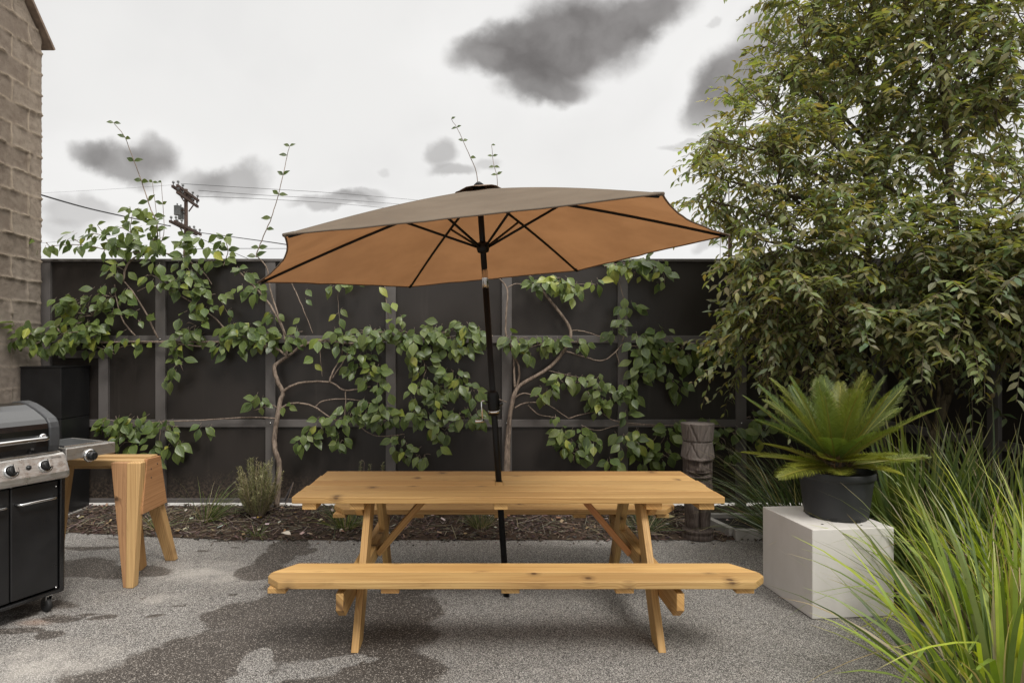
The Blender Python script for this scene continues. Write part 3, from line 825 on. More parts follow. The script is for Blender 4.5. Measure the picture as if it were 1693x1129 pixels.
    m.tube([(-.10,.0,z), (-.10,-.045,z), (-.107,-.060,z), (-.125,-.068,z), (-Wd+.125,-.068,z), (-Wd+.107,-.06,z), (-Wd+.10,-.045,z), (-Wd+.10,0,z)], .0125, 14)
    hd = m.build('lid_handle', M_CHROME, lid, world=False)
    m = MB(); m.lathe([(.024,0),(.024,.006),(.016,.012)], (-.10,.001,z), 20, (0,-1,0)); m.lathe([(.024,0),(.024,.006),(.016,.012)], (-Wd+.10,.001,z), 20, (0,-1,0)); m.build('handle_washer', M_CHROME, lid, world=False)
    m = MB(); m.prism([(0,0),(.17,0),(.17,.035),(0,.035)], (-.46,.085,1.188), (1,0,0), (0,.93,.36), (0,-.36,.93), .006); m.build('badge', M_CHROME, lid, world=False, bevel=.004)
    m = MB(); m.box((-Wd-.01,.002,.9535), (.0,.47,.962)); L(m, 'trim', M_STEEL, bevel=.002)
    # right shelf
    m = MB(); m.box((.030, .0, .895), (.345, .45, .968)); sh = L(m, 'side_shelf', M_STEEL, bevel=.006)
    m = MB(); m.box((.06,.06,.9685), (.29,.40,.976)); m.build('burner_cover', M_GRILLGREY, sh, world=False, bevel=.003)
    m = MB(); m.box((.05,.046,.9683), (.30,.056,.978)); m.build('cover_edge', M_CHROME, sh, world=False, bevel=.002)
    c0 = Vector((.175, -.001, .905))
    m = MB(); m.lathe([(.041,-.002),(.041,.008),(.034,.014),(.028,.014)], c0, 28, (0,-1,0)); m.build('bezel', M_CHROME, sh, world=False)
    m = MB(); m.lathe([(.028,.0),(.027,.042),(.02,.048),(0,.049)], c0, 24, (0,-1,0)); m.board(c0+Vector((0,-.05,-.022)), c0+Vector((0,-.05,.022)), .014, .014, (1,0,0)); m.build('knob', M_KNOBBLK, sh, world=False, bevel=.002)
    # casters
    for x in (-.06, -Wd+.06):
        for y in (.035, D-.06):
            m = MB(); m.board((x-.017, y, .042), (x-.017, y-.015, .104), .03, .003, (0,1,0)); m.board((x+.017, y, .042), (x+.017, y-.015, .104), .03, .003, (0,1,0)); m.box((x-.02,y-.03,.099), (x+.02,y+.012,.1045))
            cs_ = L(m, 'caster', M_CHROME)
            m = MB(); m.lathe([(.012,-.013),(.038,-.013),(.042,-.008),(.042,.008),(.038,.013),(.012,.013)], (x, y, .042), 20, (1,0,0)); m.build('wheel', M_RUBBER, cs_, world=False)
            if y < .1:
                m = MB(); m.board((x+.02, y, .055), (x+.05, y-.01, .06), .012, .004, (0,1,0)); m.build('brake', M_CHROME, cs_, world=False)
grill()

# ------------------------------------------------------------------ sawhorse
def sawhorse():
    o = empty('sawhorse', (-2.5, 4.25, 0), 'rough timber sawhorse with chunky tapered legs beside the barbecue', 'sawhorse')
    TOPZ = .825
    m = MB(); m.box((-2.93, 4.075, TOPZ-.04), (-2.268, 4.16, TOPZ)); m.box((-2.93, 4.165, TOPZ-.075), (-2.275, 4.255, TOPZ+.012)); m.build('beam', M_FIR, o, bevel=.005)
    def leg(xt0, xt1, yt, xb0, xb1, yb, th):
        m = MB(); h = TOPZ-.002
        vs = [(xt0, yt, h), (xt1, yt, h), (xb1, yb, 0), (xb0, yb, 0), (xt0, yt+th, h), (xt1, yt+th, h), (xb1, yb+th, 0), (xb0, yb+th, 0)]
        fs = [(0,3,2,1), (4,5,6,7), (0,1,5,4), (3,7,6,2), (0,4,7,3), (1,2,6,5)]
        uo = uni(0,30); vo = uni(0,30)
        uv = [[(vs[i][2]+uo, vs[i][0]+vo+vs[i][1]*.7) for i in f] for f in fs]
        m.add(vs, fs, uv); return m
    lg = leg(-2.345, -2.250, 3.995, -2.335, -2.285, 3.965, .065); lg.build('leg', M_FIR, o, bevel=.006)
    leg(-2.455, -2.3475, 4.003, -2.358, -2.3375, 3.975, .05).build('leg_brace', M_FIRB, o, bevel=.005)
    m = MB(); vs = [(-2.375,4.21,.62),(-2.275,4.21,.62),(-2.27,4.485,0),(-2.345,4.485,0),(-2.375,4.28,.62),(-2.275,4.28,.62),(-2.27,4.535,0),(-2.345,4.535,0)]
    fs = [(0,3,2,1), (4,5,6,7), (0,1,5,4), (3,7,6,2), (0,4,7,3), (1,2,6,5)]
    m.add(vs, fs, [[(vs[i][2]+3, vs[i][0]+vs[i][1]) for i in f] for f in fs]); m.build('leg', M_FIR, o, bevel=.006)
    m = MB(); m.board((-2.43, 4.17, .79), (-2.44, 4.33, .0), .05, .085, (1,0,0)); m.build('leg', M_FIR, o, bevel=.005)
    m = MB(); m.board((-2.80, 4.10, .79), (-2.88, 4.05, 0), .04, .07, (1,0,0)); m.build('leg', M_FIR, o, bevel=.005)
    m = MB(); m.board((-2.87, 4.20, .79), (-2.98, 4.22, 0), .04, .07, (1,0,0)); m.build('leg', M_FIR, o, bevel=.005)
    m = MB(); m.prism([(4.075-4.0,.835), (4.245-4.0,.828), (4.33-4.0,.49), (4.335-4.0,.475), (4.02-4.0,.475), (4.02-4.0,.52)], (-2.2715, 4.0, 0), (0,1,0), (0,0,1), (1,0,0), .022)
    m.build('gusset', M_FIRB, o, bevel=.003)
    m = MB()
    for y, z in ((4.12,.76),(4.12,.70),(4.20,.78)): m.lathe([(.006,0),(.006,.002)], (-2.2495, y, z), 8, (1,0,0))
    m.build('screw_heads', M_RUST, o)
sawhorse()

# ------------------------------------------------------------------ concrete cube, pot, sago palm
cube = empty('concrete_cube', (1.948, 3.51, 0), 'pale concrete cube plinth under the potted sago palm', 'plinth', rz=math.radians(5))
m = MB(); m.box((0, 0, .003), (.51, .52, .525)); m.build('block', M_CUBE, cube, world=False, bevel=.004)
m = MB()
for x, y, r in ((.13,.10,.008),(.40,.13,.011),(.35,.06,.006)): m.lathe([(r,0),(r,.0012)], (x, y, .525), 12)
m.build('form_hole', M_DARKWIRE, cube, world=False)
PX, PY, PZ = 2.262, 3.81, .526
pot = empty('plant_pot', (PX, PY, PZ), 'black plastic nursery pot on the pale concrete cube', 'pot')
m = MB(); m.lathe([(.0,.004),(.165,.0),(.174,.004),(.180,.03),(.206,.235),(.209,.25),(.217,.252),(.219,.258),(.219,.288),(.215,.292),(.206,.29),(.200,.25),(.0,.245)], (PX, PY, PZ), 56)
m.build('body', M_POT, pot)
m = MB(); m.lathe([(0,.246),(.199,.247),(.199,.25),(.12,.256),(0,.26)], (PX, PY, PZ), 24); m.build('soil', M_DARKWIRE, pot)
m = MB()
for k in range(8):
    a = k*PI/4+.2; q = Vector((math.cos(a), math.sin(a), 0)); m.board(Vector((PX,PY,PZ+.010))+q*.174, Vector((PX,PY,PZ+.010))+q*.1785, .03, .018, Vector((-q.y, q.x, 0)))
m.build('drain_hole', M_RUBBER, pot)

def frond_mesh(Lf, curve, col_y, seed):
    r = random.Random(seed); m = MB(); n = 62
    pts = []; ang = 0
    p = Vector((0,0,0)); ds = Lf/n
    path = []
    for i in range(n+1):
        t = i/n
        a = curve[0]*t+curve[1]*t*t
        d = Vector((math.cos(a), 0, -math.sin(a)))
        path.append((p.copy(), d.copy())); p = p+d*ds
    st = (.20+.08*col_y, .22+.02*col_y, .045)
    m.tube([q[0] for q in path[::4]], [lerp(.0085, .0022, i/(len(path[::4])-1)) for i in range(len(path[::4]))], 6, col=st)
    for i in range(6, n+1):
        t = i/n; q, d = path[i]
        L = max(.02, r.uniform(.86,1.1)*.125*(1-abs(2*t-1)**2.4*.72)*(1.08-.22*t))
        upv = Vector((-d.z, 0, d.x)) if d.x >= 0 else Vector((d.z, 0, -d.x))
        upv = Vector((math.sin(math.atan2(-d.z, d.x)), 0, math.cos(math.atan2(-d.z, d.x))))
        for s in (-1, 1):
            for half in (0,):
                side = Vector((0, s, 0))
                fwd = .62+.60*t+r.uniform(-.05,.05)
                dirv = (side+d*fwd+upv*(.30-.08*t+r.uniform(-.06,.06))).normalized()
                b0 = q+d*ds*half; w = .0030
                wv = d*w
                k0 = r.uniform(.8, 1.15)
                base = Vector((lerp(.065,.200,col_y), lerp(.120,.205,col_y), lerp(.040,.026,col_y)))*k0
                tipc = base*1.5+Vector((.02,.02,0)) if r.random() > .06 else Vector((.22,.15,.06))
                pm = b0+dirv*L*.55+upv*.004; pe = b0+dirv*L-upv*L*.10
                m.add([b0-wv, b0+wv, pm+wv*.9, pm-wv*.9, pe], [(0,1,2,3), (3,2,4)], [[(-.5,0),(.5,0),(.5,.5),(-.5,.5)], [(-.5,.5),(.5,.5),(0,1)]], [tuple(base), tuple(base), tuple(base*1.1), tuple(base*1.1), tuple(tipc)])
    return m
def sago():
    base = Vector((PX, PY, PZ+.25))
    o = empty('sago_palm', base, 'sago palm with stiff arching feather fronds growing in the black pot', 'palm')
    m = MB(); vs = []
    m.lathe([(.03,0),(.06,.015),(.062,.05),(.05,.09),(.03,.11),(0,.12)], base, 20); m.build('trunk', M_BARK, o)
    m = MB()
    for k in range(170):
        a = k*2.4; z = uni(.0,.12); q = Vector((math.cos(a), math.sin(a), 0)); b0 = base+q*(.075-.2*z*z)+Vector((0,0,z))
        t_ = b0+q*uni(.03,.085)+Vector((0,0,uni(-.01,.07))); sd = Vector((-q.y, q.x, 0))*.012; cl = rnd.choice([(.24,.14,.07),(.16,.10,.06),(.30,.20,.11),(.12,.10,.06)])
        m.add([b0-sd, b0+sd, t_], [(0,1,2)], [[(-.5,0),(.5,0),(0,1)]], [cl]*3)
    m.build('leaf_scales', M_CHIP, o)
    specs = []   # (azimuth deg, elevation deg, length, yellow)
    for a in range(9): specs.append((a*40+12+uni(-8,8), uni(66,80), uni(.50,.58), uni(.3,.9)))
    for a in range(11): specs.append((a*360/11+uni(-8,8), uni(48,62), uni(.54,.62), uni(.1,.9)))
    for a in range(10): specs.append((a*36+16+uni(-8,8), uni(32,44), uni(.52,.64) if math.sin(math.radians(a*36+16)) > -.6 else uni(.36,.44), uni(.0,.6)))
    for az in (170, 188, 204, 352, 8, 24, 60, 120): specs.append((az+uni(-5,5), uni(4,14), uni(.44,.52), uni(.5,1.0)))
    for az in (200, 222, 246, 272, 296, 318, 338): specs.append((az+uni(-6,6), uni(2,16), uni(.25,.36), uni(.6,1.2)))
    for k, (az, el, Lf, cy) in enumerate(specs):
        mb = frond_mesh(Lf, (uni(-.08,.08), uni(.05,.35)), cy, k)
        rot = Matrix.Rotation(math.radians(az), 4, 'Z') @ Matrix.Rotation(-math.radians(el), 4, 'Y') @ Matrix.Rotation(uni(-.35,.35), 4, 'X')
        off = Matrix.Translation(Vector((math.cos(math.radians(az))*.045, math.sin(math.radians(az))*.045, .10 if el > 12 else .06)))
        mt = off @ rot
        mb.v = [tuple(mt @ Vector(p)) for p in mb.v]
        mb.build('frond', M_FROND, o, world=False)
sago()

# ------------------------------------------------------------------ carved statue
def tiki():
    c = Vector((1.83, 5.03, .008))
    o = empty('carved_statue', c, 'weathered carved wooden figure with a tall headdress standing in the bed', 'statue')
    n = 96
    def col(name, z0, z1, nz, fn, cap=True):
        m = MB(); vs, fs = [], []
        for j in range(nz+1):
            z = lerp(z0, z1, j/nz)
            for k in range(n):
                a = 2*PI*k/n; r = fn(a, z)      # a = -pi/2 faces the camera
                vs.append(c+Vector((math.cos(a)*r, math.sin(a)*r*.92, z*.968)))
        for j in range(nz):
            for k in range(n): k2 = (k+1) % n; fs.append((j*n+k, j*n+k2, (j+1)*n+k2, (j+1)*n+k))
        if cap: fs.append(tuple(range(nz*n, nz*n+n)))
        m.add(vs, fs, None, None, True); return m.build(name, M_TIKI, o)
    gs = lambda x, s: math.exp(-(x/s)**2)
    def face_a(a): return (a+PI/2+.15+PI) % (2*PI)-PI        # angle from the front, turned slightly left
    def base(a, z): return .128-.006*gs(z-.04, .012)-(0.02 if z > .075 else 0)
    col('base', 0, .09, 16, base)
    def body(a, z):
        f = face_a(a); r = .098+.010*math.sin((z-.09)/.46*PI)
        if z < .34:
            r += .020*gs(abs(f)-.55, .42)*gs(z-.26, .09); r -= .045*gs(f, .09); r += .012*gs(abs(f)-.6, .5)*gs(z-.12, .04)
        r -= .020*gs(z-.345, .014)
        if z >= .34:
            r += .018*gs(abs(f)-1.25, .35)*gs(z-.44, .09)      # arms
            r -= .014*gs(abs(f)-.82, .10)*gs(z-.44, .08)
            r += .016*gs(f, .5)*gs(z-.40, .05)
        return r
    col('body', .09, .53, 80, body)
    def head(a, z):
        f = face_a(a); r = .118
        r += .026*gs(z-.685, .020)*gs(f, 1.3)                   # brow
        r -= .024*gs(abs(f)-.42, .24)*gs(z-.648, .020)          # eye sockets
        r += .010*gs(abs(f)-.42, .16)*gs(z-.645, .010)
        r += .036*gs(f, .22)*gs(z-.625, .050)                   # nose
        r += .018*gs(abs(f)-.18, .12)*gs(z-.598, .016)
        r -= .030*gs(z-.555, .012)*gs(f, .62)                   # mouth
        r += .012*gs(z-.575, .008)*gs(f, .7)+.012*gs(z-.536, .008)*gs(f, .7)
        r -= .012*gs(abs(f)-.85, .07)*gs(z-.59, .07)
        return r
    col('head', .525, .72, 70, head)
    def band(a, z):
        f = face_a(a); t = (z-.70)/.125
        r = .136-.016*t; r -= .014*max(gs(abs(f)-.12-.5*t, .045), gs(abs(f)-.95+.35*t, .045)); r -= .004*(math.sin(a*34)>.6)
        return r
    col('hat_band', .695, .825, 26, band)
    def crown(a, z):
        f = face_a(a); t = (z-.82)/.165
        r = .122+.014*t; r -= .015*max(gs(abs(f)-.10-.55*t, .045), gs(abs(f)-1.0+.3*t, .045), gs(z-.828, .006)); r -= .004*(math.sin(a*31)>.6)
        return r
    col('crown', .823, .985, 30, crown)
tiki()

# ------------------------------------------------------------------ low concrete planter frame in the bed
pk = empty('planter_frame', (2.4, 5.2, 0), 'low square grey concrete planter frame beside the carved statue', 'planter')
q0, q1, q2, q3 = Vector((2.12,4.99,0)), Vector((2.66,4.99,0)), Vector((2.60,5.47,0)), Vector((2.02,5.47,0))
for a, b_ in ((q0,q1),(q2,q3)):
    m = MB(); m.board(a+Vector((0,0,.04)), b_+Vector((0,0,.04)), .055, .09, (0,1,0)); m.build('side', M_KERB, pk, bevel=.005)
for a, b_ in ((q0,q3),(q1,q2)):
    d = (b_-a).normalized(); m = MB(); m.board(a+d*.029+Vector((0,0,.041)), b_-d*.029+Vector((0,0,.041)), .055, .088, (1,0,0)); m.build('side', M_KERB, pk, bevel=.005)
m = MB(); m.add([q0+Vector((.02,.02,.05)), q1+Vector((-.02,.02,.05)), q2+Vector((-.02,-.02,.05)), q3+Vector((.02,-.02,.05))], [(0,1,2,3)]); m.build('soil', M_DARKWIRE, pk)

# ------------------------------------------------------------------ vines on the fence
def leaf(m, b0, tipd, nrm, L, Wd, col, curl=.25, fold=.18, prof=(0,.62,.98,.86,.46,0)):
    tipd = tipd.normalized(); side = tipd.cross(nrm).normalized(); nn = side.cross(tipd).normalized()
    k = len(prof); vs = []; uvs = []
    for i, w in enumerate(prof):
        t = i/(k-1); p = b0+tipd*L*t-nn*curl*L*t*t
        ww = w*Wd/2
        if i in (0, k-1): vs.append(p); uvs.append((0, t))
        else:
            vs += [p-side*ww+nn*fold*ww*1.0, p, p+side*ww+nn*fold*ww*1.0]; uvs += [(-1, t), (0, t), (1, t)]
    fs = [(0,2,1), (0,3,2)]
    for i in range(k-3):
        a = 1+3*i; fs += [(a, a+1, a+4, a+3), (a+1, a+2, a+5, a+4)]
    a = 1+3*(k-3); e = len(vs)-1; fs += [(a, a+1, e), (a+1, a+2, e)]
    c2 = (col[0]*uni(.95,1.05), col[1], col[2])
    m.add(vs, fs, [[uvs[i] for i in f] for f in fs], [c2]*len(vs), True)
VC = [(.098,.136,.042),(.118,.158,.048),(.080,.118,.038),(.138,.176,.054),(.100,.140,.040),(.088,.126,.046)]
VCY = [(.24,.27,.055),(.30,.31,.065),(.20,.245,.055)]
def smooth_path(pts, n=6):
    out = []
    P = [pts[0]]+list(pts)+[pts[-1]]
    for i in range(1, len(P)-2):
        a, b_, c_, d = P[i-1], P[i], P[i+1], P[i+2]
        for k in range(n):
            t = k/n
            out.append(.5*((2*b_)+(c_-a)*t+(2*a-5*b_+4*c_-d)*t*t+(3*b_-a-3*c_+d)*t**3))
    out.append(Vector(P[-2])); return out
def vine(label, D, trunks, stems, blobs, loc):
    o = empty('climbing_vine', loc, label, 'vine')
    st = MB(); fo = MB()
    def stem(pts, r0, r1, d):
        w = [at(u, v, d) for u, v in pts]
        w = [p+Vector((0, uni(-.02,.02), 0)) for p in w]
        w = smooth_path(w, 6)
        for i, p in enumerate(w): p.x += .006*noise.noise(Vector((i*.6, p.z*3, p.x))); p.z += .004*noise.noise(Vector((i*.7, p.x*3, 3)))
        st.tube(w, [lerp(r0, r1, i/(len(w)-1)) for i in range(len(w))], 7)
        return w
    for pts, r0, r1, d in trunks: stem(pts, r0, r1, d)
    for q in stems:
        pts, r0, r1 = q[:3]; d = q[3] if len(q) > 3 else D
        w = stem(pts, r0, r1, d)
        if len(q) > 4:     # pairs of leaves along an upright shoot
            n = q[4]
            for i in range(n):
                t = .12+.88*i/max(1, n-1); p = w[min(len(w)-1, int(t*(len(w)-1)))]
                sc = (1-.38*t)*(q[5] if len(q) > 5 else 1)
                for s in (-1, 1):
                    if rnd.random() < .18: continue
                    td = Vector((s*uni(.6,1), uni(-.5,.1), uni(-.2,.6)))
                    leaf(fo, p, td, Vector((uni(-.3,.3), -1.0, uni(.1,.6))), .15*sc*uni(.8,1.15), .085*sc, tuple(q_*.6 for q_ in rnd.choice(VC)), .2, .3)  # backlit darkness put into the leaf colour, like silhouettes against the sky
    for B in blobs:
        u, v, ru, rv, n = B[:5]; br = B[5] if len(B) > 5 else 0
        dd = B[6] if len(B) > 6 else D
        n = max(1, int(n*1.15)) if n > 2 else n
        core = at(u, v, dd)
        tw = [core+Vector((uni(-1,1)*ru, uni(-6,2), uni(-1,1)*rv))*dd/FL for _ in range(max(1, n//6))]
        for q in tw:      # twigs inside the clump
            if n >= 6: st.tube(smooth_path([core+Vector((0,.03,.0)), (core+q)/2+Vector((0,-.03,.02)), q], 4), [.0035]*8+[.002], 5)
        for i in range(n):
            a = uni(0, 2*PI); r = math.sqrt(rnd.random())
            p = at(u+ru*r*math.cos(a), v-4+rv*r*math.sin(a), dd)
            p.y -= uni(-.02, .17)*(1.15-r*.6)
            p.y = min(p.y, 5.955)
            out = Vector((math.cos(a)*.55+uni(-.6,.6), uni(-.75,.05), -.55-math.sin(a)*.35+uni(-.45,.35)))
            nrm = Vector((uni(-.5,.5), -1.0, uni(.15,1.1)))
            L = uni(.078,.148)*(uni(.55,.8) if rnd.random() < .15 else 1); Wd = L*uni(.56,.68)
            yy = rnd.random()
            col_ = rnd.choice(VCY) if yy < (.035+br) else rnd.choice(VC)
            k = uni(.8,1.2); col_ = tuple(x*k for x in col_)
            leaf(fo, p, out, nrm, L, Wd, col_, uni(.05,.4), uni(.05,.35))
            if rnd.random() < .6: st.tube([p+Vector((uni(-.02,.02), .035, .02)), p], [.0018,.0014], 4)
    st.build('stems', M_VSTEM, o); fo.build('foliage', M_VINE, o)
D = 5.93
vine('leafy climbing vine covering the left half of the fence, with tall shoots above it', D,
 [([(458,838),(461,771),(456,745),(454,719),(459,688),(463,662),(467,649),(459,628),(454,608),(459,600),(476,589)], .028, .018, 5.93)],
 [([(476,589),(456,575),(445,572),(400,566)], .014, .007), ([(475,588),(469,547),(448,506),(424,478),(391,445)], .014, .007), ([(476,589),(497,573),(520,562)], .014,.008),
  ([(473,555),(448,482),(442,445),(426,425)], .010,.006), ([(467,649),(480,639),(503,632),(545,632),(571,645),(612,639)], .014,.006),
  ([(545,632),(552,612),(564,589),(568,565)], .009,.006), ([(547,628),(571,592),(580,570)], .008,.005), ([(464,675),(480,667),(500,667),(521,673),(549,691),(580,700)], .011,.006),
  ([(521,672),(537,662),(576,660),(620,668)], .007,.004), ([(571,645),(572,665),(570,688)], .006,.004), ([(459,676),(449,670),(420,678)], .006,.004),
  ([(591,701),(607,714),(628,721),(669,717)], .006,.004), ([(497,573),(530,563),(580,568),(640,562),(700,560),(770,556),(815,555)], .012,.006),
  ([(445,575),(390,566),(310,565),(228,565),(159,566),(120,560)], .012,.007), ([(334,573),(261,566),(204,572),(184,580),(159,573)], .008,.005),
  ([(261,559),(232,502),(204,465),(180,455)], .009,.005), ([(224,555),(204,530),(191,494),(188,470)], .008,.005), ([(379,551),(350,522),(293,486),(253,473),(228,482)], .008,.004),
  ([(204,465),(208,441),(228,424),(253,420),(293,422),(330,445),(350,470)], .010,.005), ([(367,498),(383,530)], .004,.003),
  ([(481,465),(500,506),(518,551)], .006,.004), ([(558,470),(559,500),(563,543)], .003,.002), ([(636,473),(640,505),(642,535),(645,560)], .005,.003),
  ([(527,573),(530,600),(533,622)], .004,.002), ([(459,692),(410,690),(330,695),(265,697),(200,705)], .008,.004), ([(265,697),(262,730),(263,765)], .005,.003),
  ([(258,425),(261,372),(247,343),(236,310),(224,274),(208,229),(189,204)], .007,.0025, D, 7, .75),
  ([(265,400),(270,376),(267,302)], .004,.002, D, 5, .6), ([(255,400),(258,367),(253,302)], .004,.002, D, 5, .6),
  ([(426,425),(424,420),(438,384),(452,355),(465,306),(473,261),(479,243)], .006,.0025, D, 8, .72),
  ([(235,425),(225,405),(213,380),(222,352)], .005,.003, D, 6, .9), ([(305,425),(302,410),(306,390)], .005,.003, D, 3, 1.1), ([(370,440),(378,415),(372,395)], .005,.003, D, 3, 1.0),
  ([(253,420),(190,415),(130,405),(85,408)], .006,.003), ([(190,415),(170,385),(160,372)], .004,.003, D, 3, 1.0), ([(600,790),(602,765),(598,760)], .002,.0015, D-.2),
  ([(795,420),(790,300),(775,255),(757,215),(746,198)], .005,.002, D, 6, .55), ([(822,420),(823,308),(816,270),(813,240)], .004,.002, D, 6, .5)],
 [(40,552,26,18,20,0,5.55),(70,565,26,20,20,0,5.6),(105,558,36,22,28,.05,5.75),(150,522,46,30,40,.02),(185,492,36,20,24),(130,550,46,22,30,.1),(165,570,30,18,14,.15),(110,500,20,10,8),(235,540,26,28,8,.15),(210,570,20,10,5,.2),(240,570,12,8,3,.3),
  (82,410,12,12,6,.1),(130,402,18,12,10),(165,388,14,14,8),(190,408,34,16,18),(215,385,20,14,10),(232,360,16,18,8),(262,395,16,26,14,.1),(245,418,30,12,12),(205,448,20,10,8,.1),(262,438,12,8,5),
  (308,400,8,14,5),(335,408,16,10,8),(372,402,8,10,5),(360,428,28,10,9,.1),(310,440,18,18,10),(265,463,24,12,11,.1),(290,475,26,12,12,.1),(322,465,18,30,18,.05),(340,500,18,24,14,.1),(322,538,20,26,18),(310,560,22,10,10),(300,598,12,30,14),(286,628,7,8,4),
  (400,552,36,16,24,.1),(382,575,24,16,14,.1),(430,560,34,22,28),(402,455,16,8,6),(410,482,16,8,6),(433,485,10,14,7),(452,525,12,12,6),(472,562,34,16,18),(500,545,10,10,2),(365,487,10,8,3,.4),(375,510,8,10,3,.3),(395,545,14,8,4,.3),
  (505,483,3,3,1,.3),(508,502,3,3,1,.3),(500,530,3,3,1,.3),(557,476,12,8,6),(590,470,10,5,4),(562,520,5,16,3),(523,595,2,2,1,.5),(523,607,2,2,1,.5),
  (538,565,12,10,5,.1),(570,562,26,18,18),(610,556,36,14,24),(650,560,36,16,26,.05),(690,562,36,20,30),(740,550,34,16,28),(780,560,20,16,14),(765,540,16,8,8),(670,530,10,6,4),
  (625,480,4,4,1,.8),(632,503,3,3,1,.8),(650,505,3,3,1,.8),(650,535,4,6,2,.8),(735,575,30,12,14),(770,580,10,12,5,.5),
  (600,606,26,20,20,.1),(625,627,22,20,20,.1),(590,590,18,10,8),(635,650,14,22,10),(680,590,16,20,10),(705,612,22,26,20),(690,652,16,20,10,.25),(745,640,34,16,24),(785,650,20,12,10),(722,668,18,24,16),(768,690,34,14,18),(690,690,24,16,14),(640,692,36,16,20),(612,676,22,16,12),(582,682,18,16,12),(560,700,16,16,10),(530,706,20,12,10),(505,728,18,10,10),(563,730,12,10,8),(660,735,16,12,7),(673,748,12,14,7,.2),(700,754,14,12,8),(727,736,8,10,4,.2),(735,712,22,12,12),(798,690,14,8,6),(750,620,26,10,10),(800,555,14,12,6),
  (428,665,14,12,7),(478,672,8,5,3),(200,702,28,16,20),(235,700,24,16,14),(280,712,24,16,16),(340,710,12,8,4),(290,740,14,10,7),(215,732,22,12,12),(262,758,8,16,7),(175,716,12,6,5),(258,735,10,12,6)],
 (-2.0, 5.93, 0))
vine('sparser climbing vine with bare twisting stems on the right half of the fence', D,
 [([(836,838),(836,776),(841,704),(849,659),(860,637),(903,611),(929,585),(944,551),(929,521),(895,480),(873,454),(860,430)], .024, .011, 5.93),
  ([(841,838),(841,776),(843,703),(847,659),(856,633),(858,610),(849,584),(840,560)], .017, .008, 5.92), ([(851,640),(850,610),(849,588),(836,551),(838,503),(838,477),(823,458)], .012, .007, 5.92)],
 [([(838,477),(850,470),(865,469)], .006,.004), ([(944,551),(949,546),(970,549),(1003,560),(1018,562)], .007,.004), ([(936,581),(966,590),(996,596),(1018,581),(1029,570),(1048,572),(1100,565),(1170,570)], .007,.005),
  ([(1018,581),(1022,595),(1025,607)], .005,.003), ([(849,659),(865,650),(888,655)], .008,.004), ([(851,674),(869,666),(903,668),(940,692)], .008,.004), ([(873,670),(891,685),(921,690)], .006,.004),
  ([(903,611),(920,616),(960,625),(1000,640)], .005,.003), ([(940,692),(988,681),(1018,696),(1077,702),(1107,703),(1200,706)], .006,.004), ([(838,665),(825,660),(812,655)], .005,.003),
  ([(1077,702),(1085,720),(1066,745)], .004,.002), ([(960,702),(990,712),(1030,702),(1100,706)], .004,.003), ([(849,584),(900,568),(960,565)], .006,.004), ([(1030,565),(1035,520),(1030,490),(1020,450)], .005,.003), ([(895,480),(930,470),(985,470)], .005,.003), ([(1000,440),(1050,435),(1095,450),(1098,475)], .006,.003)],
 [(850,566,26,12,18),(890,570,28,12,16),(922,568,16,10,8),(955,570,16,10,8),(875,592,12,10,6),(880,476,12,10,7,.1),(908,470,22,14,14,.3),(935,474,26,12,16,.5),(950,492,26,6,7,.6),(985,472,14,6,5,.7),(1040,440,36,10,18,.2),(1075,438,26,12,16),(1090,460,10,16,8),(1010,445,16,8,8,.8),(1050,456,30,6,6,.8),
  (1032,505,10,12,6),(1024,535,12,10,6),(1045,512,8,6,3),(1015,555,12,8,5),(1060,570,22,16,18),(1090,560,26,16,18),(1060,602,18,22,16),(1100,600,30,20,26),(1130,580,26,18,18,.1),(1115,636,16,20,14),(1145,602,18,22,14),(1168,576,22,12,14,.1),(1050,626,12,10,7),(1080,615,16,12,9),(1190,592,12,12,8),
  (905,642,16,10,8),(893,656,8,6,3),(930,626,18,10,9),(960,632,22,12,12),(985,626,12,14,7),(1000,652,22,18,18),(1025,642,16,10,8),(990,678,12,10,7),(975,662,8,18,6,.3),(1042,656,12,10,7),(915,690,10,5,3),(1034,690,8,8,4),
  (935,722,18,18,14,.05),(945,748,20,18,16,.05),(980,738,12,16,8),(960,715,16,10,7),(1008,764,12,10,7),(1030,732,20,20,16),(1050,745,12,16,8),(1068,765,18,12,8),(1055,720,14,8,6,.2),(1110,702,8,8,4),(1100,722,12,18,10),(1090,752,20,18,11),(1190,722,12,16,8),(1215,716,10,8,6),(1242,692,12,10,7),(1200,745,10,10,5),(1255,720,12,12,6),(1160,700,14,8,5)],
 (.27, 5.93, 0))

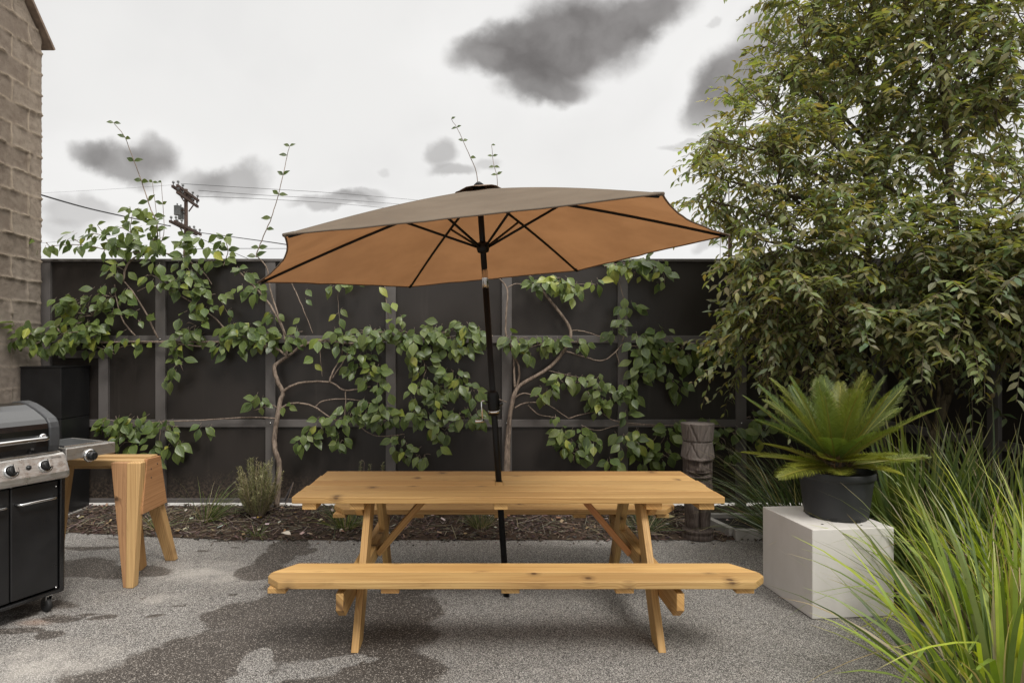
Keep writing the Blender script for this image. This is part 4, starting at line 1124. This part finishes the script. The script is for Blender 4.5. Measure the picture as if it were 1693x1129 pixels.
# ------------------------------------------------------------------ trees
TC = [(.212,.238,.115),(.252,.262,.120),(.182,.216,.114),(.284,.284,.142),(.194,.226,.135),(.228,.246,.108)]
def tree(label, trunk, lobes, seed, n_twigs, thin):
    r = random.Random(seed)
    o = empty('leafy_tree', trunk[0][0], label, 'tree', 'slender trees by the side fence')
    tb = MB(); cr = MB()
    main = trunk[0]; pts = smooth_path(main, 6)
    tb.tube(pts, [lerp(.040, .016, i/(len(pts)-1)) for i in range(len(pts))], 10)
    top = main[-1]; tot = sum(q[3]**2*q[4] for q in lobes)
    for u, v, d, rp, dens in lobes:
        c = at(u, v, d); R_ = rp*d/FL
        # limb to the lobe from the nearest lower trunk point
        k = min(range(len(pts)), key=lambda i: (pts[i]-c).length+abs(max(0, pts[i].z-(c.z-.5)))*2)
        s0 = pts[k]; md = (s0+c)/2+Vector((r.uniform(-.1,.1), r.uniform(-.1,.1), .12))
        lp = smooth_path([s0, md, c, c+(c-s0).normalized()*R_*.2+Vector((0,0,.03))], 5)
        tb.tube(lp, [lerp(.018, .003, i/(len(lp)-1)) for i in range(len(lp))], 7)
        nt = int(n_twigs*rp**2*dens/tot); made = 0; tries = 0
        while made < nt and tries < nt*6:
            tries += 1
            dv = Vector((r.gauss(0,1), r.gauss(0,1), r.gauss(0,1))).normalized(); rr = r.random()**.45*R_
            p = c+dv*rr
            if p.y > 6.2 and p.z < 2.7: continue
            if p.y > 5.85 and p.z < 2.6: p.y = 5.8
            if p.x > 3.9 and p.z < 2.6: continue
            if noise.noise(p*5.0+Vector((seed,0,0))) < thin: continue
            made += 1
            g_ = (dv+Vector((r.uniform(-.6,.6), r.uniform(-.6,.6), r.uniform(-.1,.6)))).normalized()
            Lt = r.uniform(.20,.38); nl = r.randint(10, 14)
            path = [p+g_*Lt*t-Vector((0,0,1))*.45*Lt*t*t for t in (0,.25,.5,.75,1)]
            tb.tube(path, [.0035,.003,.0026,.002,.0015], 4, cap=False)
            if made % 3 == 0:
                q = min(lp, key=lambda w: (w-p).length); tb.tube(smooth_path([q, (q+p)/2+Vector((0,0,-.05)), p], 3), .004, 5, cap=False)
            tone = r.choice(TC); hk = r.uniform(.75, 1.25)
            for i in range(nl):
                t = (i+.6)/nl; b0 = p+g_*Lt*t-Vector((0,0,1))*.45*Lt*t*t
                sd = g_.cross(Vector((0,0,1))); sd = sd.normalized() if sd.length > .05 else Vector((1,0,0))
                s = 1 if i % 2 else -1
                td = sd*s*r.uniform(.5,1)+g_*r.uniform(.1,.8)+Vector((r.uniform(-.3,.3), r.uniform(-.3,.3), -r.uniform(.0,.8)))
                L = r.uniform(.056,.096)
                nrm = Vector((r.uniform(-.7,.7), r.uniform(-.9,.5), 1.0))
                cc = tuple(max(.01, x*hk*r.uniform(.85,1.15)) for x in tone)
                if r.random() < .03: cc = (.20,.17,.05)
                leaf(cr, b0, td, nrm, L, L*r.uniform(.36,.46), cc, r.uniform(.0,.5), r.uniform(.1,.5), (0,.75,1,.55,0))
    tb.build('trunk', M_BARK, o); cr.build('crown', M_TREELEAF, o)
    return o
A0 = Vector((3.20, 5.30, 0))
tree('slender leafy tree with olive foliage reaching over the umbrella, left of the pair',
 [[A0, Vector((3.22,5.28,.8)), at(1425,600,5.25), at(1432,480,5.25), at(1440,300,5.3), at(1435,120,5.4), at(1445,-40,5.4)]],
 [(1345,95,5.4,92,1),(1420,20,5.5,120,1),(1290,190,5.3,80,1),(1250,245,5.2,75,1.1),(1205,300,5.1,52,1.2),(1182,232,5.1,30,1.3),(1168,330,5.1,28,1.2),(1285,120,5.3,34,1.2),(1325,40,5.4,42,1.2),(1300,320,5.1,100,1.1),(1400,210,5.4,130,.9),(1250,395,5.0,44,1.2),(1300,430,4.9,90,1.2),(1410,420,4.8,105,1.1),(1275,515,4.9,60,1.2),(1370,520,4.7,80,1.2),(1235,560,5.0,40,1.2),(1245,605,5.0,38,1.0),(1340,590,4.9,50,.8),(1390,-80,5.4,130,.8),(1195,570,5.3,22,.9)], 3, 1550, -.05)
tree('slender leafy tree with a leaning trunk at the right edge, behind the long grasses',
 [[Vector((3.50,4.95,0)), at(1545,720,4.85), at(1575,620,4.8), at(1590,480,4.75), at(1570,300,4.8), at(1560,120,4.9), at(1570,-40,4.9)]],
 [(1540,90,4.9,120,1),(1640,50,4.7,120,1),(1700,150,4.6,90,.9),(1530,240,4.9,90,.8),(1640,190,4.7,100,.9),(1580,360,4.6,80,.7),(1680,330,4.5,90,.7),(1500,400,4.6,80,1.1),(1560,470,4.4,90,1.3),(1660,450,4.3,100,1.3),(1500,545,4.4,60,1.2),(1590,535,4.35,65,1.2),(1690,525,4.2,60,1.2),(1720,420,4.2,80,1),(1560,-60,4.9,130,.8),(1700,-40,4.7,120,.8),(1540,610,4.75,45,.45),(1480,620,4.9,35,.35),(1450,300,5.0,70,.9)], 5, 1300, -.02)

# ------------------------------------------------------------------ strappy grasses
def blade(m, b0, az, lean, L, w, droop, c0, c1, tip, seg=7):
    d = Vector((math.cos(az)*math.sin(lean), math.sin(az)*math.sin(lean), math.cos(lean)))
    hz = Vector((math.cos(az), math.sin(az), 0))
    tw = uni(-.9,.9); sd0 = Vector((-math.sin(az), math.cos(az), 0)); up_ = d.cross(sd0)
    sd = (sd0*math.cos(tw)+up_*math.sin(tw)).normalized()
    vs, cs, uvs = [], [], []
    kink, kamt = (uni(.45,.8), uni(.7,1.7)) if rnd.random() < .12 else (2, 0)
    wob = uni(-.35,.35)
    p = Vector(b0); ang = lean
    for i in range(seg+1):
        t = i/seg
        a = lean+droop*t*t
        if t > kink: a += kamt
        hz = Vector((math.cos(az+wob*t), math.sin(az+wob*t), 0))
        dd = hz*math.sin(a)+Vector((0,0,1))*math.cos(a)
        if i: p = p+dd*L/seg
        ww = w/2*(min(1, .55+1.6*t) if t < .3 else (1-((t-.3)/.7)**1.9))
        ww = max(ww, .0004)
        cc = tuple(lerp(a1, b1, t) for a1, b1 in zip(c0, c1))
        if t > .82: cc = tuple(lerp(a1, b1, (t-.82)/.18*tip[3]) for a1, b1 in zip(cc, tip[:3]))
        vs += [p-sd*ww, p+sd*ww]; cs += [cc, cc]; uvs += [(-1,t), (1,t)]
    fs = [(2*i, 2*i+1, 2*i+3, 2*i+2) for i in range(seg)]
    m.add(vs, fs, [[uvs[k] for k in f] for f in fs], cs, True)
GREENS = [(.110,.155,.045),(.135,.185,.048),(.080,.120,.042),(.165,.205,.052),(.115,.160,.055)]
BRIGHT = [(.26,.33,.05),(.33,.39,.055),(.20,.28,.05),(.39,.41,.08),(.24,.32,.065)]
DARKS = [(.040,.062,.028),(.055,.078,.034),(.075,.095,.045)]
DRYC = [(.38,.31,.20),(.45,.39,.27),(.30,.23,.14)]
def clump(label, x, y, n, L0, L1, w0, w1, lean0, lean1, droop, pal, dry=.12, az=None, spreadr=.14, group='strappy grass clumps', name='strappy_grass', z=.02, cat='grass clump'):
    m = MB()
    for i in range(n):
        a = uni(0, 2*PI) if az is None or rnd.random() < .35 else rnd.gauss(math.radians(az), .6)
        r = spreadr*math.sqrt(rnd.random()); b0 = Vector((x+r*math.cos(a), y+r*math.sin(a), z))
        ln = uni(lean0, lean1)
        isd = rnd.random() < dry
        c0 = rnd.choice(DRYC if isd else pal); k = uni(.8,1.2); c0 = tuple(q*k for q in c0)
        c1 = tuple(q*1.25 for q in c0)
        tip = rnd.choice([(.42,.34,.22,1),(.5,.43,.30,.9),(.25,.16,.08,.8),(.4,.42,.1,.3)])
        blade(m, b0, a, ln, uni(L0, L1)*(.7 if isd and rnd.random() < .4 else 1), uni(w0, w1)*(.5 if isd else 1), uni(.3,1)*droop, c0, c1, tip)
    mm = MB(); mm.__dict__ = m.__dict__
    o = mm.build(name, M_BLADE)
    return tag(o, label, cat, group)
clump('big bright green strappy grass clump in the right foreground, spilling towards the asphalt', 2.14, 2.44, 165, .60, 1.00, .013, .027, .03, .85, .8, BRIGHT+GREENS, .26, None, .20)
clump('tall strappy grass clump leaning over the front of the concrete cube', 2.50, 2.84, 165, .62, 1.02, .012, .024, .03, .85, .8, BRIGHT+GREENS, .28, None, .22)
clump('yellow green strappy grass clump cut by the right edge of the photo', 2.88, 2.90, 150, .75, 1.15, .010, .024, .02, .60, .6, BRIGHT+GREENS[:2], .14, None, .24)
clump('strappy grass clump right beside the concrete cube, behind the foreground clumps', 2.86, 3.48, 115, .60, 1.0, .011, .019, .03, .80, .8, GREENS+BRIGHT[:2], .22, None, .20)
clump('strappy grass clump with many dry tips behind the foreground clumps at the right edge', 3.32, 3.60, 115, .7, 1.15, .011, .020, .02, .65, .7, GREENS+BRIGHT[:3], .24, None, .22)
clump('stiff upright broad bladed green clump right of the sago palm', 3.02, 4.12, 120, .80, 1.22, .018, .032, .02, .36, .25, GREENS[:3], .06, None, .16, group=None)
clump('dark upright strappy clump near the right fence post', 3.55, 4.15, 120, .85, 1.35, .012, .022, .05, .55, .6, GREENS[1:4], .12, None, .2)
clump('dark thin grass clump arching left behind the concrete cube', 2.52, 4.62, 170, .70, 1.10, .005, .010, .25, 1.05, .9, DARKS+GREENS[2:3], .15, 165, .14)
clump('dark thin grass clump between the planter frame and the tree trunk', 2.86, 5.05, 200, .65, 1.05, .006, .011, .15, .95, .9, DARKS, .15, 180, .16)
clump('dark green clump behind the sago palm, under the trees', 3.25, 4.85, 150, .6, .95, .012, .022, .05, .6, .5, DARKS+GREENS[2:3], .08, None, .18)
g2 = 'fine grass tufts in the bark bed'
clump('fine green grass tuft left of the silvery shrub', -2.48, 5.42, 130, .28, .50, .003, .006, .15, 1.2, .9, GREENS+DARKS, .25, 20, .06, g2, 'grass_tuft')
clump('fine grass tuft under the left end of the far bench', -1.16, 5.20, 170, .22, .40, .003, .006, .10, 1.0, .9, GREENS[2:]+DARKS, .25, None, .07, g2, 'grass_tuft')
clump('fine greyish grass tuft behind the umbrella pole', .02, 5.22, 150, .20, .34, .003, .005, .10, 1.0, .8, [(.10,.13,.06),(.13,.15,.08),(.07,.10,.04)], .3, None, .06, g2, 'grass_tuft')
clump('small dry grass tuft just right of the sawhorse', -2.78, 5.20, 50, .16, .32, .003, .005, .2, 1.2, .9, GREENS, .45, None, .05, g2, 'grass_tuft')
clump('sprawling low grass tuft left of the carved statue', 1.42, 5.18, 150, .18, .42, .003, .006, .4, 1.35, .6, DARKS+GREENS[2:3], .35, None, .10, g2, 'grass_tuft')
clump('tiny bright grass tuft at the asphalt edge left of the table', -1.86, 5.02, 26, .10, .20, .003, .005, .2, 1.2, .6, GREENS, .2, None, .04, g2, 'grass_tuft')

# silvery shrub at the foot of the vine
def shrub():
    base = Vector((-2.06, 5.60, .02))
    o = empty('needle_shrub', base, 'silvery green needle leaved shrub at the foot of the left vine', 'shrub')
    st = MB(); fo = MB()
    for i in range(150):
        a = uni(0, 2*PI); ln = uni(.05,.95)*(1 if math.cos(a) < .3 else .9); L = uni(.26,.60)*(1-.30*ln)
        pts = []; p = base+Vector((math.cos(a), math.sin(a), 0))*uni(0,.06)
        for k in range(7):
            t = k/6; an = ln*(1-.55*t)
            if k: p = p+Vector((math.cos(a)*math.sin(an), math.sin(a)*math.sin(an)*.7, math.cos(an)))*L/6
            pts.append(p.copy())
        st.tube(pts, [lerp(.004,.0012,k/6) for k in range(7)], 4, cap=False)
        cc = rnd.choice([(.30,.30,.15),(.36,.34,.19),(.24,.25,.12),(.34,.30,.17)])
        for j in range(120):
            t = uni(.15,1); f = t*6; k = min(5, int(f)); q = pts[k].lerp(pts[k+1], f-k); ax_ = (pts[k+1]-pts[k]).normalized()
            b_ = uni(0, 2*PI); o1 = ax_.orthogonal().normalized(); o2 = ax_.cross(o1)
            d = (o1*math.cos(b_)+o2*math.sin(b_)+ax_*uni(.5,1.1)).normalized(); l = uni(.018,.042); sd = d.cross(ax_).normalized()*.0022
            kk = uni(.75,1.25); c_ = tuple(x*kk for x in cc)
            fo.add([q-sd, q+sd, q+d*l], [(0,1,2)], [[(-1,0),(1,0),(0,1)]], [c_]*3)
    st.build('stems', M_VSTEM, o); fo.build('foliage', M_NEEDLE, o)
    # grey flower spike lying to the right of it
    sp = empty('dry_flower_spike', (-1.80, 5.55, .04), 'grey dry flower spike leaning beside the silvery shrub', 'flower')
    p0 = Vector((-1.86,5.55,.03)); p1 = Vector((-1.70,5.50,.36)); m = MB(); m.tube([p0, p0.lerp(p1,.5)+Vector((.02,0,0)), p1], .004, 6); m.build('stem', M_VSTEM, sp)
    m = MB()
    for k in range(140):
        t = .45+.55*k/140; q = p0.lerp(p1, t); a = k*2.4; d = Vector((math.cos(a), math.sin(a), .5)); l = .024*(1.3-t); sd = Vector((-math.sin(a), math.cos(a), 0))*.005
        m.add([q-sd, q+sd, q+d*l], [(0,1,2)], [[(-1,0),(1,0),(0,1)]], [(.17,.16,.17)]*3)
    m.build('flower_head', M_CHIP, sp)
    # three herb sprigs behind the table
    for k, (u, v) in enumerate(((597,764),(611,768),(633,766))):
        p1 = at(u, v, 5.62); p0 = Vector((p1.x+uni(-.05,.05), 5.62, .02))
        e = empty('herb_sprig', p0, 'thin herb sprig with a fuzzy tip seen just above the far edge of the tabletop', 'herb', 'herb sprigs behind the table')
        m = MB(); pm = p0.lerp(p1,.6)+Vector((uni(-.04,.04),0,0)); m.tube(smooth_path([p0, pm, p1], 4), .0025, 5); m.build('stem', M_VSTEM, e)
        m = MB()
        for j in range(120):
            t = uni(.72,1.02); q = p0.lerp(p1, t); a = uni(0, 2*PI); d = Vector((math.cos(a), math.sin(a), uni(-.2,.8))); l = uni(.01,.028); sd = d.orthogonal().normalized()*.003
            m.add([q-sd, q+sd, q+d*l], [(0,1,2)], [[(-1,0),(1,0),(0,1)]], [rnd.choice([(.12,.14,.06),(.18,.17,.09)])]*3)
        m.build('leaves', M_NEEDLE, e)
shrub()
# fallen pale shells / leaf by the edge
for nm, lab, u, v, cl, L in (('fallen_leaf','single yellow fallen leaf below the silvery shrub',431,857,(.45,.28,.05),.075), ('fallen_leaf','pale curled fallen leaf at the asphalt edge left of the table',481,884,(.62,.58,.50),.085), ('fallen_leaf','reddish brown fallen leaf under the far bench',724,850,(.20,.09,.05),.10), ('fallen_leaf','pale yellow fallen leaf between the far bench and the carved statue',1100,857,(.50,.43,.24),.09)):
    q = gnd(u, v, .05); m = MB(); leaf(m, q, Vector((uni(-1,1), uni(-.5,.5), .5)), Vector((0,-.5,1)), L, L*.5, cl, .6, .5); tag(m.build(nm, M_CHIP, solid=.001), lab, 'leaf', 'fallen leaves')

# ------------------------------------------------------------------ utility pole, wires, steel post beyond the fence
def utility():
    d = 26.0; k = d/FL
    b0 = at(307.5, 313, d); base = Vector((b0.x, d, 0))
    o = empty('utility_pole', base, 'wooden utility pole with crossarms and two grey transformers beyond the fence', 'utility pole')
    m = MB(); m.tube([base, b0], [.11, .075], 12); m.build('pole', M_POLEWOOD, o)
    def arm(u0, v0, u1, v1, w=.09, dy=0):
        z = CAMZ+(V0-(v0+v1)/2)*k
        d0, d1 = (z-CAMZ)*FL/(V0-v0), (z-CAMZ)*FL/(V0-v1)
        a, b_ = at(u0, v0, d0), at(u1, v1, d1)
        m = MB(); m.board(a, b_, w, w*1.15, (1,0,0)); ar = m.build('crossarm', M_POLEWOOD, o)
        for t in (.04, .25, .72, .96):
            q = a.lerp(b_, t); m = MB(); m.lathe([(.02,0),(.02,.10),(.055,.11),(.05,.17),(.02,.2)], q+Vector((0,0,w*.5)), 8); m.build('insulator', M_TRANSF, ar)
        return a, b_
    ends = [arm(285,308,320,332), arm(293,307,328,332), arm(293,318,327,342), arm(281,366,325,388), arm(289,366,332,388)]
    for u0, u1, v0, v1, dd in ((288,298,340,356,d-.35),(294.5,303.5,343,363,d+.05)):
        a = at((u0+u1)/2, v1, dd); r = (u1-u0)/2*dd/FL; h = (v1-v0)*dd/FL
        m = MB(); m.lathe([(r*.9,0),(r,.03),(r,h*.9),(r*1.06,h*.91),(r*1.06,h*.95),(r*.8,h),(.03,h*1.02),(.03,h*1.22),(0,h*1.22)], a, 16); t_ = m.build('transformer', M_TRANSF, o)
        m = MB(); m.board(a+Vector((0,0,h*.5)), at(307,(v0+v1)/2,d), .05, .05, (0,0,1)); m.build('bracket', M_POLEWOOD, t_)
    m = MB()
    for (u0,v0,u1,v1) in ((296,373,304,388),(299,325,304,333),(312,350,320,339)): m.board(at(u0,v0,d-.1), at(u1,v1,d-.1), .04, .04, (0,0,1))
    m.build('arm_brace', M_POLEWOOD, o)
    wires = [('heavy dark wire sloping from the block wall down to the pole', [(60,320,16),(140,343,18),(215,360,21),(282,374,25)], .022),
             ('dark wire running right from the lower crossarm towards the umbrella', [(332,385,26),(400,394,22),(470,404,18),(560,420,15)], .016),
             ('wire falling steeply right from below the lower crossarm', [(320,390,26),(380,415,24),(450,445,22)], .012),
             ('level wire low over the fence top, right of the pole', [(310,412,27),(400,411,30),(480,411,34),(700,410,40)], .014),
             ('topmost thin wire right of the pole', [(300,304,26),(400,310,32),(560,320,38),(700,332,48)], .011),
             ('second thin wire right of the pole', [(328,315,27),(420,322,33),(560,330,40),(700,341,48)], .011),
             ('lowest of the thin parallel wires right of the pole', [(328,325,27),(430,329,33),(560,337,40),(700,350,48)], .011),
             ('thin wire leaving the upper crossarm to the left', [(285,306,26),(200,312,30),(60,320,36)], .005),
             ('thin looping wire from the lower crossarm down left to the wall', [(282,372,25.5),(200,388,24),(120,398,22),(60,402,20)], .005)]
    for lab, pts, r in wires:
        m = MB(); m.tube(smooth_path([at(*q) for q in pts], 8), r, 5); tag(m.build('overhead_wire', M_WIRE), lab, 'wire', 'overhead wires')
utility()
q = at(1207, 385, 6.6)
sp = empty('steel_post', (q.x, 6.6, 0), 'thin rusty steel post with a flat bracket rising above the fence by the umbrella tip', 'post')
m = MB(); m.box((q.x-.018, 6.582, 0), (q.x+.018, 6.618, q.z+.05)); m.build('upright', M_RUST, sp, bevel=.003)
z = at(1207, 425, 6.6).z
m = MB(); m.box((q.x-.085, 6.56, z), (q.x+.085, 6.58, z+.012)); m.build('bracket', M_RUST, sp)

# ------------------------------------------------------------------ sky (world), sun, camera
SUN_EL, SUN_AZ = math.radians(52), math.radians(150)   # azimuth clockwise from +Y
def make_world():
    w = bpy.data.worlds.new('World'); scene.world = w; w.use_nodes = True
    t = w.node_tree; t.nodes.clear()
    out = N(t, 'ShaderNodeOutputWorld')
    sky = N(t, 'ShaderNodeTexSky', sky_type='NISHITA', sun_disc=False, sun_elevation=SUN_EL, sun_rotation=SUN_AZ)
    dirv = N(t, 'ShaderNodeTexCoord').outputs['Generated']
    sp = N(t, 'ShaderNodeSeparateXYZ', {0: dirv}); x, y, z = sp.outputs
    yy = MA(t, 'MAXIMUM', y, .05)
    p = N(t, 'ShaderNodeCombineXYZ', {0: MA(t, 'DIVIDE', x, yy), 1: MA(t, 'DIVIDE', z, yy)}).outputs[0]
    n1 = N(t, 'ShaderNodeTexNoise', {'Vector': p, 'Scale': 9.0, 'Detail': 6.0, 'Roughness': .55}).outputs['Color']
    n2 = N(t, 'ShaderNodeTexNoise', {'Vector': p, 'Scale': 3.5, 'Detail': 4.0, 'Roughness': .5}).outputs['Color']
    off = VM(t, 'SUBTRACT', n1, (.5,.5,.5)); off2 = VM(t, 'SUBTRACT', n2, (.5,.5,.5))
    pd = VM(t, 'ADD', p, N(t, 'ShaderNodeVectorMath', {0: off, 3: .074}, operation='SCALE').outputs[0])
    pd = VM(t, 'ADD', pd, N(t, 'ShaderNodeVectorMath', {0: off2, 3: .09}, operation='SCALE').outputs[0])
    clouds = [(945,62,150,78,14,1.0),(1045,28,120,50,22,.95),(835,96,105,40,-4,.92),(905,140,85,36,0,.9),(860,60,60,40,10,.85),
              (1205,135,120,62,48,.9),(1270,60,80,60,40,.6),(1160,190,60,40,20,.55),(1120,248,48,9,5,.28),
              (205,268,105,36,-2,.72),(255,250,50,34,0,.62),(150,262,50,26,0,.5),(385,300,70,32,5,.55),(330,300,50,30,0,.4),(120,350,85,28,0,.42),(90,380,60,20,0,.3),
              (722,255,30,32,-20,.5),(745,290,48,16,0,.45),(805,275,36,14,0,.3),(565,337,85,13,-4,.5),(600,330,50,10,0,.4),(645,295,12,10,0,.2),(1180,30,16,9,20,.25),(560,405,60,8,0,.2),(1180,415,40,12,0,.3)]
    acc = None; hal = None
    for u, v, ru, rv, rot, am in clouds:
        mp = N(t, 'ShaderNodeMapping', {0: pd, 1: ((u-U0)/FL, (V0-v)/FL, 0), 2: (0, 0, math.radians(rot)), 3: (ru/FL, rv/FL, 1)}, vector_type='TEXTURE').outputs[0]
        ln = N(t, 'ShaderNodeVectorMath', {0: mp}, operation='LENGTH').outputs['Value']
        f = RAMP(t, ln, .5, 1.12, am, 0)
        acc = f if acc is None else MA(t, 'SUBTRACT', MA(t, 'ADD', acc, f), MA(t, 'MULTIPLY', acc, f))
        h_ = RAMP(t, ln, .7, 2.6, am, 0)
        hal = h_ if hal is None else MA(t, 'MAXIMUM', hal, h_)
    front = RAMP(t, y, .1, .3)
    wisp = RAMP(t, N(t, 'ShaderNodeTexNoise', {'Vector': dirv, 'Scale': 2.3, 'Detail': 6.0, 'Roughness': .55}).outputs[0], .5, .72, 0, .35)
    soft = MA(t, 'MULTIPLY', wisp, MA(t, 'SUBTRACT', 1.0, front))
    mask = MA(t, 'MAXIMUM', MA(t, 'MULTIPLY', acc, front), soft)
    tex = NOISE(t, pd, 8, 5, .5)
    dark = MIX(t, RAMP(t, tex, .32, .68), S(112,109,108), S(146,143,142))
    # thin bright overcast: brightest towards the zenith, as overcast skies are
    base = MIX(t, RAMP(t, z, .0, .30), S(250,249,248), S(240,239,237))
    zen = MIX(t, RAMP(t, z, .48, .95), (1,1,1,1), (3.0,2.97,2.9,1))
    base = MIX(t, 1.0, base, zen, 'MULTIPLY')
    base = MIX(t, RAMP(t, N(t, 'ShaderNodeTexNoise', {'Vector': dirv, 'Scale': 5.0, 'Detail': 4.0}).outputs[0], .4, .7, 0, .16), base, S(205,204,205))
    skc = N(t, 'ShaderNodeVectorMath', {0: sky.outputs[0], 3: .10}, operation='SCALE').outputs[0]
    base = MIX(t, .02, base, skc)
    halo = MA(t, 'MULTIPLY', RAMP(t, hal, .0, .9, 0, .35), front)
    base = MIX(t, halo, base, S(253,252,251))
    col = MIX(t, mask, base, dark)
    bg = N(t, 'ShaderNodeBackground', {0: col, 1: 1.0})
    t.links.new(bg.outputs[0], out.inputs[0])
make_world()
ld = bpy.data.lights.new('sun', 'SUN'); ld.energy = 2.3; ld.angle = math.radians(18); ld.color = (1.0, .96, .90)
lo = bpy.data.objects.new('sun', ld); COL.objects.link(lo)
sd = Vector((math.sin(SUN_AZ)*math.cos(SUN_EL), math.cos(SUN_AZ)*math.cos(SUN_EL), math.sin(SUN_EL)))
lo.rotation_euler = (-sd).to_track_quat('-Z', 'Y').to_euler(); lo.location = sd*30

cd = bpy.data.cameras.new('camera'); cam = bpy.data.objects.new('camera', cd); COL.objects.link(cam)
cam.location = (0, 0, CAMZ); cam.rotation_euler = (math.radians(90), 0, 0)
cd.sensor_width = 36; cd.sensor_fit = 'HORIZONTAL'; cd.lens = 36*FL/1693
cd.shift_x = (846.5-U0)/1693; cd.shift_y = (V0-564.5)/1693
cd.clip_start = .05; cd.clip_end = 1500
scene.camera = cam
vs_ = scene.view_settings
vs_.view_transform = 'Standard'; vs_.look = 'None'; vs_.exposure = 0.0; vs_.gamma = 1.0
scene.cycles.max_bounces = 8; scene.cycles.transparent_max_bounces = 8
